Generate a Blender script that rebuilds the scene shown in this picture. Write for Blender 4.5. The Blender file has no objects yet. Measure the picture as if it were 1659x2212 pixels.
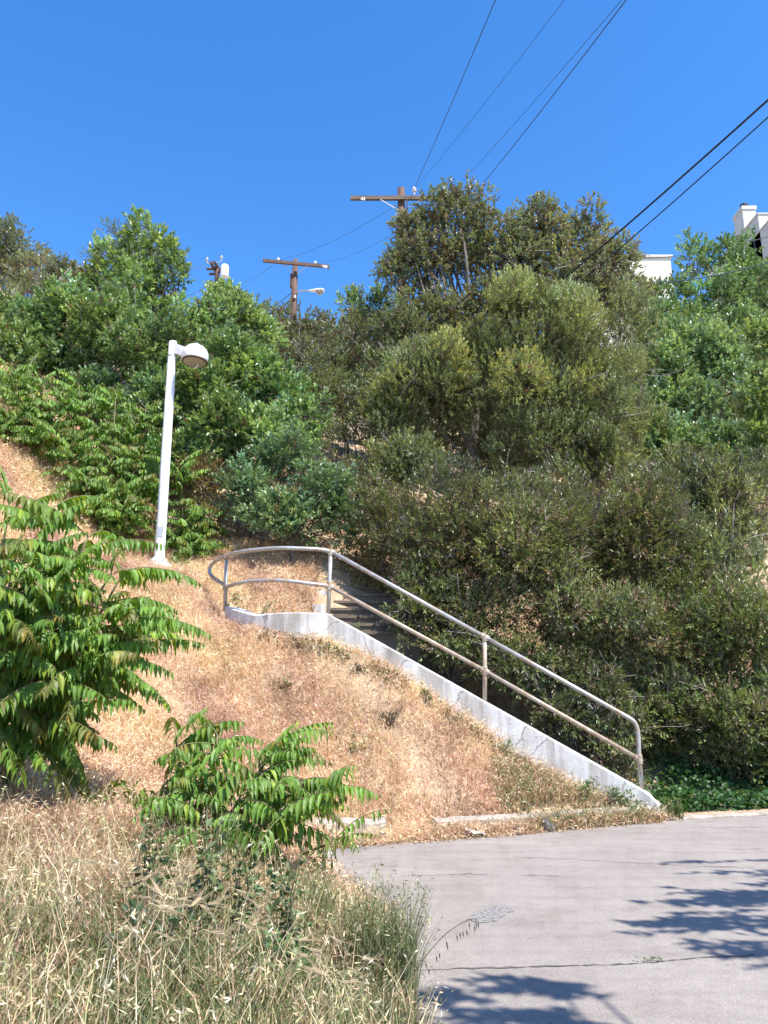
import bpy, math, random
import numpy as np
from mathutils import Vector

# ---------------------------------------------------------------- camera, light, exposure
scene = bpy.context.scene
COL = scene.collection
TH = math.radians(12.0); F = 1600.0; CH = 1.7
cam_d = bpy.data.cameras.new("camera"); cam = bpy.data.objects.new("camera", cam_d); COL.objects.link(cam)
cam.location = (0, 0, CH); cam.rotation_euler = (math.radians(90) + TH, 0, 0)
cam_d.sensor_fit = 'HORIZONTAL'; cam_d.sensor_width = 36.0; cam_d.lens = 36.0 * F / 1659.0
cam_d.clip_start = 0.05; cam_d.clip_end = 2000
scene.camera = cam
SUN_EL = math.radians(56); SUN_AZ = math.atan2(0.70, -0.71)      # to the sun: right of and behind the camera
SD = Vector((math.sin(SUN_AZ) * math.cos(SUN_EL), math.cos(SUN_AZ) * math.cos(SUN_EL), math.sin(SUN_EL)))
world = bpy.data.worlds.new("World"); scene.world = world; world.use_nodes = True
wn = world.node_tree
sky = wn.nodes.new('ShaderNodeTexSky'); sky.sky_type = 'NISHITA'; sky.sun_disc = False
sky.sun_elevation = SUN_EL; sky.sun_rotation = SUN_AZ; sky.air_density = 1.0; sky.dust_density = 0.2; sky.ozone_density = 3.0
bg = wn.nodes['Background']; bg.inputs['Strength'].default_value = 0.15
hs = wn.nodes.new('ShaderNodeHueSaturation'); hs.inputs['Saturation'].default_value = 1.30; hs.inputs['Hue'].default_value = 0.505
wn.links.new(sky.outputs[0], hs.inputs['Color']); wn.links.new(hs.outputs[0], bg.inputs[0])
sun_d = bpy.data.lights.new("sun", 'SUN'); sun_d.energy = 4.6; sun_d.angle = math.radians(0.53); sun_d.color = (1.0, 0.95, 0.88)
sun = bpy.data.objects.new("sun", sun_d); COL.objects.link(sun); sun.rotation_euler = SD.to_track_quat('Z', 'Y').to_euler()
scene.view_settings.view_transform = 'Standard'; scene.view_settings.look = 'None'
scene.view_settings.exposure = 1.08; scene.view_settings.gamma = 1.0

rs = np.random.RandomState(7); random.seed(7)

# ---------------------------------------------------------------- helpers
def P(px, py, Y):
    x = (px - 829.5) / F; u = (1106 - py) / F
    dy = math.cos(TH) - u * math.sin(TH); dz = math.sin(TH) + u * math.cos(TH); s = Y / dy
    return np.array((x * s, Y, CH + dz * s))
def G(px, py, z=0.0):
    x = (px - 829.5) / F; u = (1106 - py) / F
    dy = math.cos(TH) - u * math.sin(TH); dz = math.sin(TH) + u * math.cos(TH); s = (z - CH) / dz
    return np.array((x * s, dy * s, z))
def tag(o, label=None, cat=None, group=None, kind=None):
    if label: o['label'] = label
    if cat: o['category'] = cat
    if group: o['group'] = group
    if kind: o['kind'] = kind
    return o
def empty(name, loc, label, cat, group=None):
    o = bpy.data.objects.new(name, None); COL.objects.link(o); o.location = [float(v) for v in loc]
    o.empty_display_size = 0.2
    return tag(o, label, cat, group)
def mesh(name, V, faces, mats, parent=None, tint=None, midx=None, smooth=False):
    """V (n,3) array; faces: list of (k,m) int arrays; parent: vertices are given in world space"""
    V = np.asarray(V, dtype=np.float64)
    if parent is not None: V = V - np.array(parent.location)
    me = bpy.data.meshes.new(name)
    me.vertices.add(len(V)); me.vertices.foreach_set('co', V.astype(np.float32).ravel())
    faces = [np.asarray(f, dtype=np.int32) for f in faces if len(f)]
    li = np.concatenate([f.ravel() for f in faces])
    cnt = np.concatenate([np.full(len(f), f.shape[1], dtype=np.int32) for f in faces])
    st = np.concatenate([[0], np.cumsum(cnt)[:-1]]).astype(np.int32)
    me.loops.add(len(li)); me.loops.foreach_set('vertex_index', li)
    me.polygons.add(len(cnt)); me.polygons.foreach_set('loop_start', st)
    if midx is not None: me.polygons.foreach_set('material_index', np.asarray(midx, dtype=np.int32))
    me.polygons.foreach_set('use_smooth', np.full(len(cnt), bool(smooth), dtype=bool))
    for m in (mats if isinstance(mats, (list, tuple)) else [mats]): me.materials.append(m)
    if tint is not None:
        a = me.attributes.new('tint', 'FLOAT_COLOR', 'POINT')
        c = np.ones((len(V), 4), dtype=np.float32); c[:, :3] = tint; a.data.foreach_set('color', c.ravel())
    me.update(calc_edges=True)
    o = bpy.data.objects.new(name, me); COL.objects.link(o)
    if parent is not None: o.parent = parent
    return o
class MB:
    """collects pieces and links them as ONE mesh"""
    def __init__(s): s.V = []; s.F = {}; s.n = 0
    def add(s, V, faces):
        V = np.asarray(V, dtype=float); s.V.append(V)
        for f in faces:
            f = np.asarray(f)
            if len(f): s.F.setdefault(f.shape[1], []).append(f + s.n)
        s.n += len(V); return s
    def poly(s, V): return s.add(V, [np.arange(len(V))[None]])
    def box(s, c, size, rot=None):
        hx, hy, hz = [v / 2 for v in size]
        V = np.array([(x, y, z) for z in (-hz, hz) for y in (-hy, hy) for x in (-hx, hx)])
        if rot is not None: V = V @ np.array(rot).T
        return s.add(V + np.array(c), [[(0, 2, 3, 1), (4, 5, 7, 6), (0, 1, 5, 4), (2, 6, 7, 3), (0, 4, 6, 2), (1, 3, 7, 5)]])
    def hexa(s, b, t):   # four bottom points, four top points (same order, ccw from above)
        V = np.concatenate([np.array(b, float), np.array(t, float)])
        return s.add(V, [[(0, 3, 2, 1), (4, 5, 6, 7), (0, 1, 5, 4), (1, 2, 6, 5), (2, 3, 7, 6), (3, 0, 4, 7)]])
    def tube(s, pts, r, n=8, caps=True):
        pts = np.array(pts, float); m = len(pts); r = np.broadcast_to(np.array(r, float), (m,))
        t = np.gradient(pts, axis=0); t /= np.linalg.norm(t, axis=1)[:, None] + 1e-12
        up = np.array((0, 0, 1.0)) if abs(t[0][2]) < .9 else np.array((1.0, 0, 0))
        u = np.cross(up, t[0]); u /= np.linalg.norm(u); V = []
        for i in range(m):
            u = u - t[i] * np.dot(u, t[i]); u /= np.linalg.norm(u) + 1e-12; w = np.cross(t[i], u)
            a = np.arange(n) * 2 * np.pi / n
            V.append(pts[i] + r[i] * (np.cos(a)[:, None] * u + np.sin(a)[:, None] * w))
        V = np.concatenate(V); i = np.arange(m - 1)[:, None] * n; j = np.arange(n)[None]; k = (j + 1) % n
        q = np.stack([i + j, i + k, i + n + k, i + n + j], -1).reshape(-1, 4); fs = [q]
        if caps: fs.append(np.array([np.arange(n)[::-1], np.arange(n) + (m - 1) * n]))
        return s.add(V, fs)
    def lathe(s, c, prof, n=24, axis=None):
        c = np.array(c, float); prof = np.array(prof, float); m = len(prof); a = np.arange(n) * 2 * np.pi / n
        V = np.concatenate([np.stack([r * np.cos(a), r * np.sin(a), np.full(n, z)], -1) for r, z in prof])
        if axis is not None:
            R = np.array(Vector((0, 0, 1)).rotation_difference(Vector(axis)).to_matrix()); V = V @ R.T
        i = np.arange(m - 1)[:, None] * n; j = np.arange(n)[None]; k = (j + 1) % n
        q = np.stack([i + j, i + k, i + n + k, i + n + j], -1).reshape(-1, 4)
        return s.add(V + c, [q, np.array([np.arange(n)[::-1], np.arange(n) + (m - 1) * n])])
    def build(s, name, mats, parent=None, smooth=False, tint=None):
        return mesh(name, np.concatenate(s.V), [np.concatenate(f) for f in s.F.values()], mats, parent, tint=tint, smooth=smooth)
def autosmooth(o, ang=40):
    me = o.data; me.polygons.foreach_set('use_smooth', np.ones(len(me.polygons), dtype=bool))
    me.set_sharp_from_angle(angle=math.radians(ang)); return o

# ---------------------------------------------------------------- materials
class NT:
    def __init__(s, name):
        s.m = bpy.data.materials.new(name); s.m.use_nodes = True; s.t = s.m.node_tree; s.b = s.t.nodes['Principled BSDF']
    def n(s, typ, **kw):
        x = s.t.nodes.new(typ)
        for k, v in kw.items():
            if k.startswith('_'): setattr(x, k[1:], v)
            else: x.inputs[k.replace('__', ' ')].default_value = v
        return x
    def l(s, a, b): s.t.links.new(a, b)
    def noise(s, scale, detail=5, rough=.6, vec=None, stretch=None):
        tc = s.n('ShaderNodeTexCoord'); out = tc.outputs['Object']
        if stretch:
            mp = s.n('ShaderNodeMapping'); mp.inputs['Scale'].default_value = stretch; s.l(out, mp.inputs[0]); out = mp.outputs[0]
        x = s.n('ShaderNodeTexNoise', Scale=scale, Detail=detail, Roughness=rough); s.l(out, x.inputs['Vector']); return x.outputs['Fac']
    def ramp(s, fac, stops):
        r = s.n('ShaderNodeValToRGB'); e = r.color_ramp.elements
        while len(e) < len(stops): e.new(0.5)
        for el, (p, c) in zip(e, stops): el.position = p; el.color = (*c, 1) if len(c) == 3 else c
        s.l(fac, r.inputs[0]); return r.outputs[0]
    def mix(s, a, b, fac, mode='MIX'):
        x = s.n('ShaderNodeMix', _data_type='RGBA', _blend_type=mode)
        for v, i in ((fac, 0), (a, 6), (b, 7)):
            if hasattr(v, 'node'): s.l(v, x.inputs[i])
            else: x.inputs[i].default_value = (*v, 1) if isinstance(v, tuple) else v
        return x.outputs[2]
    def bump(s, h, strength=.4, dist=.01):
        x = s.n('ShaderNodeBump', Strength=strength, Distance=dist); s.l(h, x.inputs['Height']); s.l(x.outputs[0], s.b.inputs['Normal'])
    def fin(s, col=None, rough=.8, metal=0, spec=None):
        if col is not None:
            if hasattr(col, 'node'): s.l(col, s.b.inputs['Base Color'])
            else: s.b.inputs['Base Color'].default_value = (*col, 1)
        if hasattr(rough, 'node'): s.l(rough, s.b.inputs['Roughness'])
        else: s.b.inputs['Roughness'].default_value = rough
        s.b.inputs['Metallic'].default_value = metal
        if spec is not None: s.b.inputs['Specular IOR Level'].default_value = spec
        return s.m
def leaf_mat(name, rough=.45, trans=.35, spec=.5, warm=(1.15, 1.1, .45)):
    m = NT(name); a = m.n('ShaderNodeAttribute', _attribute_name='tint'); c = a.outputs['Color']
    m.fin(c, rough, 0, spec)
    tr = m.n('ShaderNodeBsdfTranslucent'); tc = m.mix(c, warm, 1.0, 'MULTIPLY'); m.l(tc, tr.inputs[0])
    mx = m.n('ShaderNodeMixShader'); mx.inputs[0].default_value = trans
    m.l(m.b.outputs[0], mx.inputs[1]); m.l(tr.outputs[0], mx.inputs[2])
    m.l(mx.outputs[0], m.t.nodes['Material Output'].inputs[0]); return m.m
M = {}
M['leaf_gloss'] = leaf_mat('glossy_leaf', .38, .28, .7)
M['leaf_soft'] = leaf_mat('soft_leaf', .42, .28, .6, (1.1, 1.1, .55))
M['leaf_ail'] = leaf_mat('pinnate_leaf', .46, .45, .4, (1.3, 1.15, .35))
M['straw'] = leaf_mat('straw', .6, .3, .3, (1.1, 1.0, .8))
m = NT('bark'); n = m.noise(9, 6, .7, stretch=(1, 1, .3)); m.bump(n, .6, .02); M['bark'] = m.fin(m.ramp(n, [(.3, (.05, .04, .032)), (.7, (.17, .14, .115))]), .9)
m = NT('dead_wood'); n = m.noise(15, 4, .6); M['deadwood'] = m.fin(m.ramp(n, [(.3, (.22, .19, .17)), (.7, (.45, .41, .38))]), .8)
m = NT('green_stem'); M['stem'] = m.fin(m.ramp(m.noise(20), [(.3, (.10, .12, .04)), (.7, (.20, .15, .08))]), .6)
m = NT('concrete'); n1 = m.noise(2.2, 8, .65); n2 = m.noise(5, 4, .6, stretch=(1, 1, .12)); n3 = m.noise(60, 4, .7)
c = m.ramp(n1, [(.3, (.48, .455, .43)), (.5, (.62, .61, .59)), (.72, (.72, .715, .71))])
c = m.mix(c, m.ramp(n2, [(.40, (.50, .45, .40)), (.58, (1, 1, 1))]), .75, 'MULTIPLY'); c = m.mix(c, m.ramp(n3, [(.3, (.7, .7, .7)), (.6, (1, 1, 1))]), .6, 'MULTIPLY')
tc = m.n('ShaderNodeTexCoord'); nw = m.n('ShaderNodeTexNoise', Scale=3.0, Detail=6.0); m.l(tc.outputs['Object'], nw.inputs['Vector']); vm = m.n('ShaderNodeVectorMath', _operation='MULTIPLY_ADD'); m.l(nw.outputs['Color'], vm.inputs[0]); vm.inputs[1].default_value = (.35,) * 3; m.l(tc.outputs['Object'], vm.inputs[2])
vo = m.n('ShaderNodeTexVoronoi', _feature='DISTANCE_TO_EDGE', Scale=.9); m.l(vm.outputs[0], vo.inputs['Vector']); ck = m.ramp(vo.outputs['Distance'], [(.0, (.3, .27, .24)), (.012, (1, 1, 1))]); c = m.mix(c, ck, .8, 'MULTIPLY')
sp = m.noise(11, 6, .75); c = m.mix(c, m.ramp(sp, [(.60, (1, 1, 1)), (.70, (.5, .46, .42))]), .7, 'MULTIPLY')
m.bump(n3, .6, .008); M['concrete'] = m.fin(c, .9)
m = NT('kerb_concrete'); n1 = m.noise(4, 8, .7); n2 = m.noise(14, 5, .7, stretch=(1, 1, .2)); c = m.ramp(n1, [(.3, (.27, .23, .19)), (.55, (.43, .39, .34)), (.75, (.54, .50, .45))]); c = m.mix(c, m.ramp(n2, [(.4, (.6, .52, .45)), (.6, (1, 1, 1))]), .7, 'MULTIPLY'); m.bump(n1, .8, .02); M['kerbc'] = m.fin(c, .92)
m = NT('shaded_concrete'); n1 = m.noise(3, 8, .7); c = m.ramp(n1, [(.3, (.09, .07, .05)), (.6, (.17, .135, .10)), (.8, (.26, .215, .17))]); m.bump(n1, .6, .02); M['shadecon'] = m.fin(c, .92)  # stair concrete darkened to brown, its shade put into the base colour
# road: pale concrete with aggregate, stains and tyre-polished bands
m = NT('road_concrete'); n1 = m.noise(.7, 6, .6); n2 = m.noise(9, 8, .75); n3 = m.noise(75, 3, .8); n4 = m.noise(3.5, 6, .7, stretch=(.4, 1.6, 1))
c = m.ramp(n1, [(.3, (.285, .262, .25)), (.7, (.345, .322, .31))])
c = m.mix(c, m.ramp(n2, [(.3, (.78, .78, .80)), (.6, (1.0, 1.0, 1.0)), (.8, (1.1, 1.08, 1.06))]), .85, 'MULTIPLY')
c = m.mix(c, m.ramp(n3, [(.3, (.55, .55, .57)), (.5, (.95, .95, .95)), (.72, (1.35, 1.32, 1.3))]), .8, 'MULTIPLY')
c = m.mix(c, m.ramp(n4, [(.3, (.84, .83, .84)), (.5, (1, 1, 1))]), .7, 'MULTIPLY')
m.bump(n3, .5, .006); wv = m.n('ShaderNodeTexWave', _wave_type='RINGS', Scale=1.1, Distortion=3.0, Detail=3.0); mp = m.n('ShaderNodeMapping'); mp.inputs['Location'].default_value = (-4.5, -5.0, 0); m.l(m.n('ShaderNodeTexCoord').outputs['Object'], mp.inputs[0]); m.l(mp.outputs[0], wv.inputs['Vector'])
c = m.mix(c, m.ramp(wv.outputs['Fac'], [(.0, (.90, .90, .90)), (.35, (1, 1, 1))]), .6, 'MULTIPLY')
n5 = m.noise(2.3, 8, .75); c = m.mix(c, m.ramp(n5, [(.36, (.80, .78, .76)), (.52, (1, 1, 1))]), .75, 'MULTIPLY')
n6 = m.noise(16, 3, .6, stretch=(.5, 1, 1)); c = m.mix(c, m.ramp(n6, [(.70, (1, 1, 1)), (.76, (.55, .53, .5))]), .7, 'MULTIPLY')
c = m.mix(c, (.92, .872, .80), 1.0, 'MULTIPLY'); M['road'] = m.fin(c, .88)
m = NT('road_crack'); M['crack'] = m.fin(m.ramp(m.noise(30), [(.35, (.07, .06, .055)), (.7, (.17, .155, .145))]), .95)
m = NT('road_patch'); n = m.noise(38, 4, .8); m.bump(n, .9, .02); M['patch'] = m.fin(m.ramp(n, [(.38, (.13, .12, .115)), (.5, (.24, .225, .21)), (.62, (.31, .295, .275))]), .95)
m = NT('dry_soil'); n1 = m.noise(1.3, 7, .7); n2 = m.noise(25, 5, .7)
c = m.ramp(n1, [(.3, (.28, .20, .12)), (.5, (.42, .31, .20)), (.7, (.54, .42, .29))]); c = m.mix(c, m.ramp(n2, [(.3, (.55, .5, .45)), (.65, (1.15, 1.12, 1.08))]), .8, 'MULTIPLY')
m.bump(n2, .8, .03); M['soil'] = m.fin(c, .95)
m = NT('galvanised_pipe'); n = m.noise(7, 6, .65); c = m.ramp(n, [(.40, (.40, .41, .41)), (.54, (.35, .33, .30)), (.64, (.33, .22, .14))]); M['pipe'] = m.fin(c, .45, .35)
m = NT('rusty_pipe'); n = m.noise(9, 6, .65); c = m.ramp(n, [(.3, (.42, .39, .35)), (.5, (.36, .29, .22)), (.68, (.28, .17, .10))]); M['rust'] = m.fin(c, .6, .2)
m = NT('white_paint'); n = m.noise(6, 6, .6, stretch=(1, 1, .2)); M['white'] = m.fin(m.ramp(n, [(.3, (.62, .63, .66)), (.6, (.80, .80, .81))]), .42)
m = NT('frosted_lens'); M['lens'] = m.fin((.36, .31, .25), .3)
m = NT('dark_rim'); M['rim'] = m.fin((.10, .065, .04), .6)
m = NT('creosote_wood'); n = m.noise(5, 6, .6, stretch=(3, 3, .25)); m.bump(n, .5, .01); M['pole'] = m.fin(m.ramp(n, [(.3, (.055, .03, .022)), (.7, (.15, .085, .06))]), .85)
m = NT('weathered_wood'); n = m.noise(5, 6, .6, stretch=(.4, 3, 3)); M['arm'] = m.fin(m.ramp(n, [(.3, (.07, .05, .04)), (.7, (.18, .14, .11))]), .85)
m = NT('galvanised_strap'); M['strap'] = m.fin((.45, .47, .50), .4, .4)
m = NT('porcelain'); M['porcelain'] = m.fin((.65, .63, .68), .25)
m = NT('wire_black'); M['wire'] = m.fin((.012, .014, .03), .6)
m = NT('wire_weathered'); M['wire2'] = m.fin((.05, .07, .13), .6)
m = NT('wire_grey'); M['wire3'] = m.fin((.12, .15, .17), .6)
m = NT('transformer_grey'); M['trafo'] = m.fin((.60, .62, .64), .4)
m = NT('stucco_white'); n = m.noise(2, 5, .6); m.bump(m.noise(80), .2, .01); M['stucco'] = m.fin(m.ramp(n, [(.3, (.46, .45, .43)), (.7, (.53, .52, .50))]), .9)
m = NT('stucco_cream'); n = m.noise(1.5, 5, .6); M['cream'] = m.fin(m.ramp(n, [(.3, (.62, .58, .48)), (.7, (.70, .66, .56))]), .9)
m = NT('dark_metal'); M['dark'] = m.fin((.03, .03, .035), .5)
m = NT('paint_digit'); M['digit'] = m.fin((.75, .75, .75), .6)
m = NT('rock'); n = m.noise(12, 6, .7); m.bump(n, .8, .02); M['rock'] = m.fin(m.ramp(n, [(.35, (.07, .065, .055)), (.7, (.24, .22, .19))]), .9)
m = NT('paper'); M['paper'] = m.fin((.78, .79, .82), .7)

# ---------------------------------------------------------------- terrain
ctrl_px = [(735,1786,8.3),(900,1778,8.45),(1100,1768,8.65),(1300,1755,9.0),(700,1700,8.6),(700,1600,8.95),(700,1500,9.35),(500,1600,8.6),(500,1450,9.45),(500,1380,9.95),
 (1000,1690,8.95),(1000,1610,9.25),(850,1550,9.25),(850,1680,8.8),(1180,1710,9.0),
 (485,1345,10.4),(560,1375,9.9),(620,1388,9.75),(700,1397,9.75),(780,1425,9.72),(880,1475,9.65),(1000,1560,9.55),(1100,1630,9.5),(1200,1690,9.4),(1300,1725,9.3),(1400,1768,9.2),
 (343,1235,12.0),(430,1265,11.2),(300,1350,9.9),(250,1250,10.6),(150,1180,10.8),(300,1500,8.6),(200,1600,7.3),(0,1650,6.2),(0,1400,7.8),(0,1200,9.2),(0,1080,10.6),(0,950,12.4),
 (0,2212,2.9),(0,1950,4.1),(0,1800,5.0),(300,2212,3.0),(300,1950,4.3),(300,1800,5.2),(600,2212,3.4),(600,2000,4.6),(600,1850,5.9),(770,2212,3.95),(800,2020,5.25),(700,1860,6.5)]
ctrl = [tuple(P(*a)) for a in ctrl_px] + [(-2,0,.6),(-5,0,1.8),(-1,1,.25),(-6,4,3.1),(-10,8,6.2),(.4,-3,0),(-3,-4,1),(.4,1,0),(.3,3,0),(3,0,0),(6,5,0),(2,7,0),(6,8,0),(12,4,0),(10,-10,0),(25,0,0),(-12,-10,4),
 (-1.6,11.1,2.0),(-1.6,11.9,2.85),(0.5,13.4,3.3),(1,11.2,.9),(2.2,10.7,.35),(0,11.1,1.6),(3.5,10.3,.05),(2,12.6,1.5),(4.5,11,.3),(7,11.2,.3),(12,12,.7),(.4,17,5.2),(6.5,24,7.5),(-3.7,16,6.0),(3,18,4.6),(8,18,3.8),
 (12,30,10.5),(0,30,11),(-6,30,12.5),(-10,20,12),(-16,20,14.5),(0,60,24),(-20,60,25),(20,60,27),(20,35,14),(0,100,30),(-50,100,32),(60,100,36),(-60,30,24),(60,30,10),(0,160,28),(-7.5,15,7.6),(-12,11,8.4),(-90,-40,15),(90,-40,-4),(100,160,20),(-100,160,34)]
CT = np.array(ctrl)
def tps_k(r2): return 0.5 * r2 * np.log(r2 + 1e-9)
_d2 = ((CT[:, None, :2] - CT[None, :, :2]) ** 2).sum(-1); _n = len(CT)
_A = np.zeros((_n + 3, _n + 3)); _A[:_n, :_n] = tps_k(_d2) + np.eye(_n) * 0.02; _Pm = np.concatenate([np.ones((_n, 1)), CT[:, :2]], 1)
_A[:_n, _n:] = _Pm; _A[_n:, :_n] = _Pm.T; _w = np.linalg.solve(_A, np.concatenate([CT[:, 2], np.zeros(3)]))
def tps(x, y):
    out = _w[_n] + _w[_n + 1] * x + _w[_n + 2] * y
    for i in range(_n): out = out + _w[i] * tps_k((x - CT[i, 0]) ** 2 + (y - CT[i, 1]) ** 2)
    return out
ROAD = np.array([(.5,-25),(.35,0),(.25,3),(.16,4.07),(.11,4.7),(.02,5.5),(-.4,6.3),(-.9,7.0),(-.9,7.55),(-.1,7.86),(1.06,8.22),(1.74,8.46),(3.26,9.06),(4.6,9.38),(9,10),(30,11.5),(60,10),(60,-25)])
def seg_dist(x, y, poly, closed=True):
    d = np.full(np.shape(x), 1e9); n = len(poly)
    for i in range(n if closed else n - 1):
        a = poly[i]; b = poly[(i + 1) % n]; ab = b - a
        t = np.clip(((x - a[0]) * ab[0] + (y - a[1]) * ab[1]) / (ab @ ab), 0, 1)
        d = np.minimum(d, np.hypot(x - a[0] - t * ab[0], y - a[1] - t * ab[1]))
    return d
def inside(x, y, poly):
    r = np.zeros(np.shape(x), bool); n = len(poly)
    for i in range(n):
        a = poly[i]; b = poly[(i + 1) % n]
        c = ((a[1] > y) != (b[1] > y)) & (x < (b[0] - a[0]) * (y - a[1]) / (b[1] - a[1] + 1e-12) + a[0]); r ^= c
    return r
def vnoise(x, y, s, seed=0):
    x = x * s + seed * 17.3; y = y * s + seed * 7.1
    return (np.sin(x * 1.3 + np.sin(y * 1.7 + seed)) + np.sin(y * 1.9 + np.sin(x * 1.1 + 2 * seed)) + np.sin((x + y) * 2.3 + seed) * .5) / 2.5
def H(x, y):
    x = np.asarray(x, float); y = np.asarray(y, float)
    z = tps(x, y) + .035 * vnoise(x, y, 2.1, 1) + .02 * vnoise(x, y, 5.3, 2)
    z = np.maximum(z, np.where((x < 12) & (y < 12), .01, -50))
    d = seg_dist(x, y, ROAD); ins = inside(x, y, ROAD)
    t = np.clip(d / .35, 0, 1); t = t * t * (3 - 2 * t)
    return np.where(ins, -.07, -.03 + (z + .03) * t)
ax = np.concatenate([np.linspace(-200, -20, 13)[:-1], np.linspace(-20, -8, 25)[:-1], np.arange(-8, 8, .14), np.linspace(8, 20, 25)[1:], np.linspace(20, 200, 13)[1:]])
ay = np.concatenate([np.linspace(-60, -4, 10)[:-1], np.linspace(-4, 1.5, 16)[:-1], np.arange(1.5, 16, .14), np.linspace(16, 40, 50)[1:], np.linspace(40, 250, 30)[1:]])
X, Y = np.meshgrid(ax, ay); Z = H(X, Y); nx = len(ax); ny = len(ay)
i = (np.arange(ny - 1)[:, None] * nx + np.arange(nx - 1)[None]).ravel()
_Hgrid = Z
def H(x, y):
    x = np.asarray(x, float); y = np.asarray(y, float); i = np.clip(np.searchsorted(ax, x) - 1, 0, nx - 2); j = np.clip(np.searchsorted(ay, y) - 1, 0, ny - 2)
    u = (x - ax[i]) / (ax[i + 1] - ax[i]); v = (y - ay[j]) / (ay[j + 1] - ay[j])
    return (_Hgrid[j, i] * (1 - u) + _Hgrid[j, i + 1] * u) * (1 - v) + (_Hgrid[j + 1, i] * (1 - u) + _Hgrid[j + 1, i + 1] * u) * v
i = (np.arange(ny - 1)[:, None] * nx + np.arange(nx - 1)[None]).ravel()
o = mesh('ground', np.stack([X, Y, Z], -1).reshape(-1, 3), [np.stack([i, i + 1, i + nx + 1, i + nx], -1)], M['soil'], smooth=True); tag(o, kind='structure')
def ray_ground(px, py, y0=2.0, y1=70.0):
    for Yv in np.arange(y0, y1, .1):
        p = P(px, py, Yv)
        if H(p[0], p[1]) >= p[2]: return p
    return P(px, py, y1)

# ---------------------------------------------------------------- road, kerbs
mb = MB(); mb.poly([(x, y, 0.0) for x, y in ROAD])
cracks = [[(905,2097),(1000,2093),(1120,2090),(1240,2086),(1330,2085),(1400,2080),(1480,2072),(1659,2062)],
          [(1110,1852),(1210,1856),(1330,1862),(1480,1870),(1659,1876)], [(1490,1787),(1570,1789),(1659,1787)],
          [(870,1892),(960,1891),(1010,1888),(1060,1890)], [(1580,1834),(1659,1835)], [(1130,1890),(1230,1893)]]
rc = random.Random(3); midx = [0]
for k, cr in enumerate(cracks):
    pts = []
    for a, b in zip(cr[:-1], cr[1:]):
        for t in np.linspace(0, 1, 7)[:-1]: pts.append((a[0] + (b[0] - a[0]) * t, a[1] + (b[1] - a[1]) * t + rc.uniform(-1.2, 1.2)))
    g = np.array([G(*p) for p in pts]); w = [.002 + max(0, rc.random() - .35) * (.015 if k == 0 else .007) for _ in g]
    nrm = np.gradient(g, axis=0)[:, :2]; nrm /= np.linalg.norm(nrm, axis=1)[:, None]; nrm = np.stack([-nrm[:, 1], nrm[:, 0], 0 * nrm[:, 0]], -1)
    L = g + nrm * np.array(w)[:, None] + (0, 0, .004); R = g - nrm * np.array(w)[:, None] + (0, 0, .004); n = len(g)
    q = np.arange(n - 1)[:, None]; mb.add(np.concatenate([L, R]), [np.concatenate([q, q + n, q + n + 1, q + 1], 1)])
ncr = len(np.concatenate(mb.F[4]))
pp = [G(1010,1988),G(1030,1972),(G(1060,1962)),G(1090,1954),G(1110,1962),G(1095,1975),G(1075,1990),G(1040,1993)]
V = []; 
for a, b in zip(pp, pp[1:] + pp[:1]):
    for t in (0, .33, .66): V.append(a + (b - a) * t + np.array((rc.uniform(-.02, .02), rc.uniform(-.03, .03), .004)))
mb.poly(V)
Fs = {k: np.concatenate(v) for k, v in mb.F.items()}
order = list(Fs.keys()); mi = []
for k in order: mi += {18: [0], 4: [1] * len(Fs[4]), 24: [2]}[k]
o = mesh('road', np.concatenate(mb.V), [Fs[k] for k in order], [M['road'], M['crack'], M['patch']], midx=mi); tag(o, kind='structure')
def kerb(pts, label, hgt=.15, wd=.16, jag=0.0, grp=None):
    b = MB(); pts = [np.array(p, float) for p in pts]; P2 = []
    for a, c in zip(pts[:-1], pts[1:]):
        L = np.linalg.norm(c - a); k = max(1, int(L / .12)); P2 += [a + (c - a) * t for t in np.linspace(0, 1, k + 1)[:-1]]
    P2.append(pts[-1]); P2 = np.array(P2); t = np.gradient(P2, axis=0); t /= np.linalg.norm(t, axis=1)[:, None]; nr = np.stack([-t[:, 1], t[:, 0]], -1)
    n = len(P2); j = rs.uniform(-1, 1, (n, 2)) * jag; prof = [(0, -.15), (0.0, hgt - .02), (.02, hgt), (wd - .01, hgt), (wd, hgt - .01), (wd, -.15)]
    V = []
    for u, z in prof:
        q = P2 + nr * (u + j[:, :1] * .5); V.append(np.concatenate([q, np.full((n, 1), z) + (j[:, 1:] if z > 0 else 0)], 1))
    V = np.concatenate(V); q = np.arange(n - 1)[:, None]; fs = []
    for r in range(len(prof) - 1): fs.append(np.concatenate([q + r * n, q + 1 + r * n, q + 1 + (r + 1) * n, q + (r + 1) * n], 1))
    b.add(V, [np.concatenate(fs), np.array([[r * n for r in range(6)][::-1], [r * n + n - 1 for r in range(6)]])])
    return tag(b.build('kerb', M['kerbc']), label, 'kerb', grp)
kerb([(-1.3, 7.95), (-.55, 8.08), (0.02, 8.13)], 'short broken grey kerb piece poking out beside the drooping leaf frond', .17, .22, .012)
kerb([(.55, 8.28), (1.35, 8.49), (1.9, 8.65), (2.6, 8.92), (3.1, 9.06)], 'pale concrete kerb along the foot of the dry grass bank behind the rock', .15, .15, .006)
kerb([(3.5, 9.22), (4.6, 9.48), (9, 10.12), (20, 11)], 'low pale kerb edging the road below the shady green undergrowth at right', .012, .09, .008)

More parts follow.
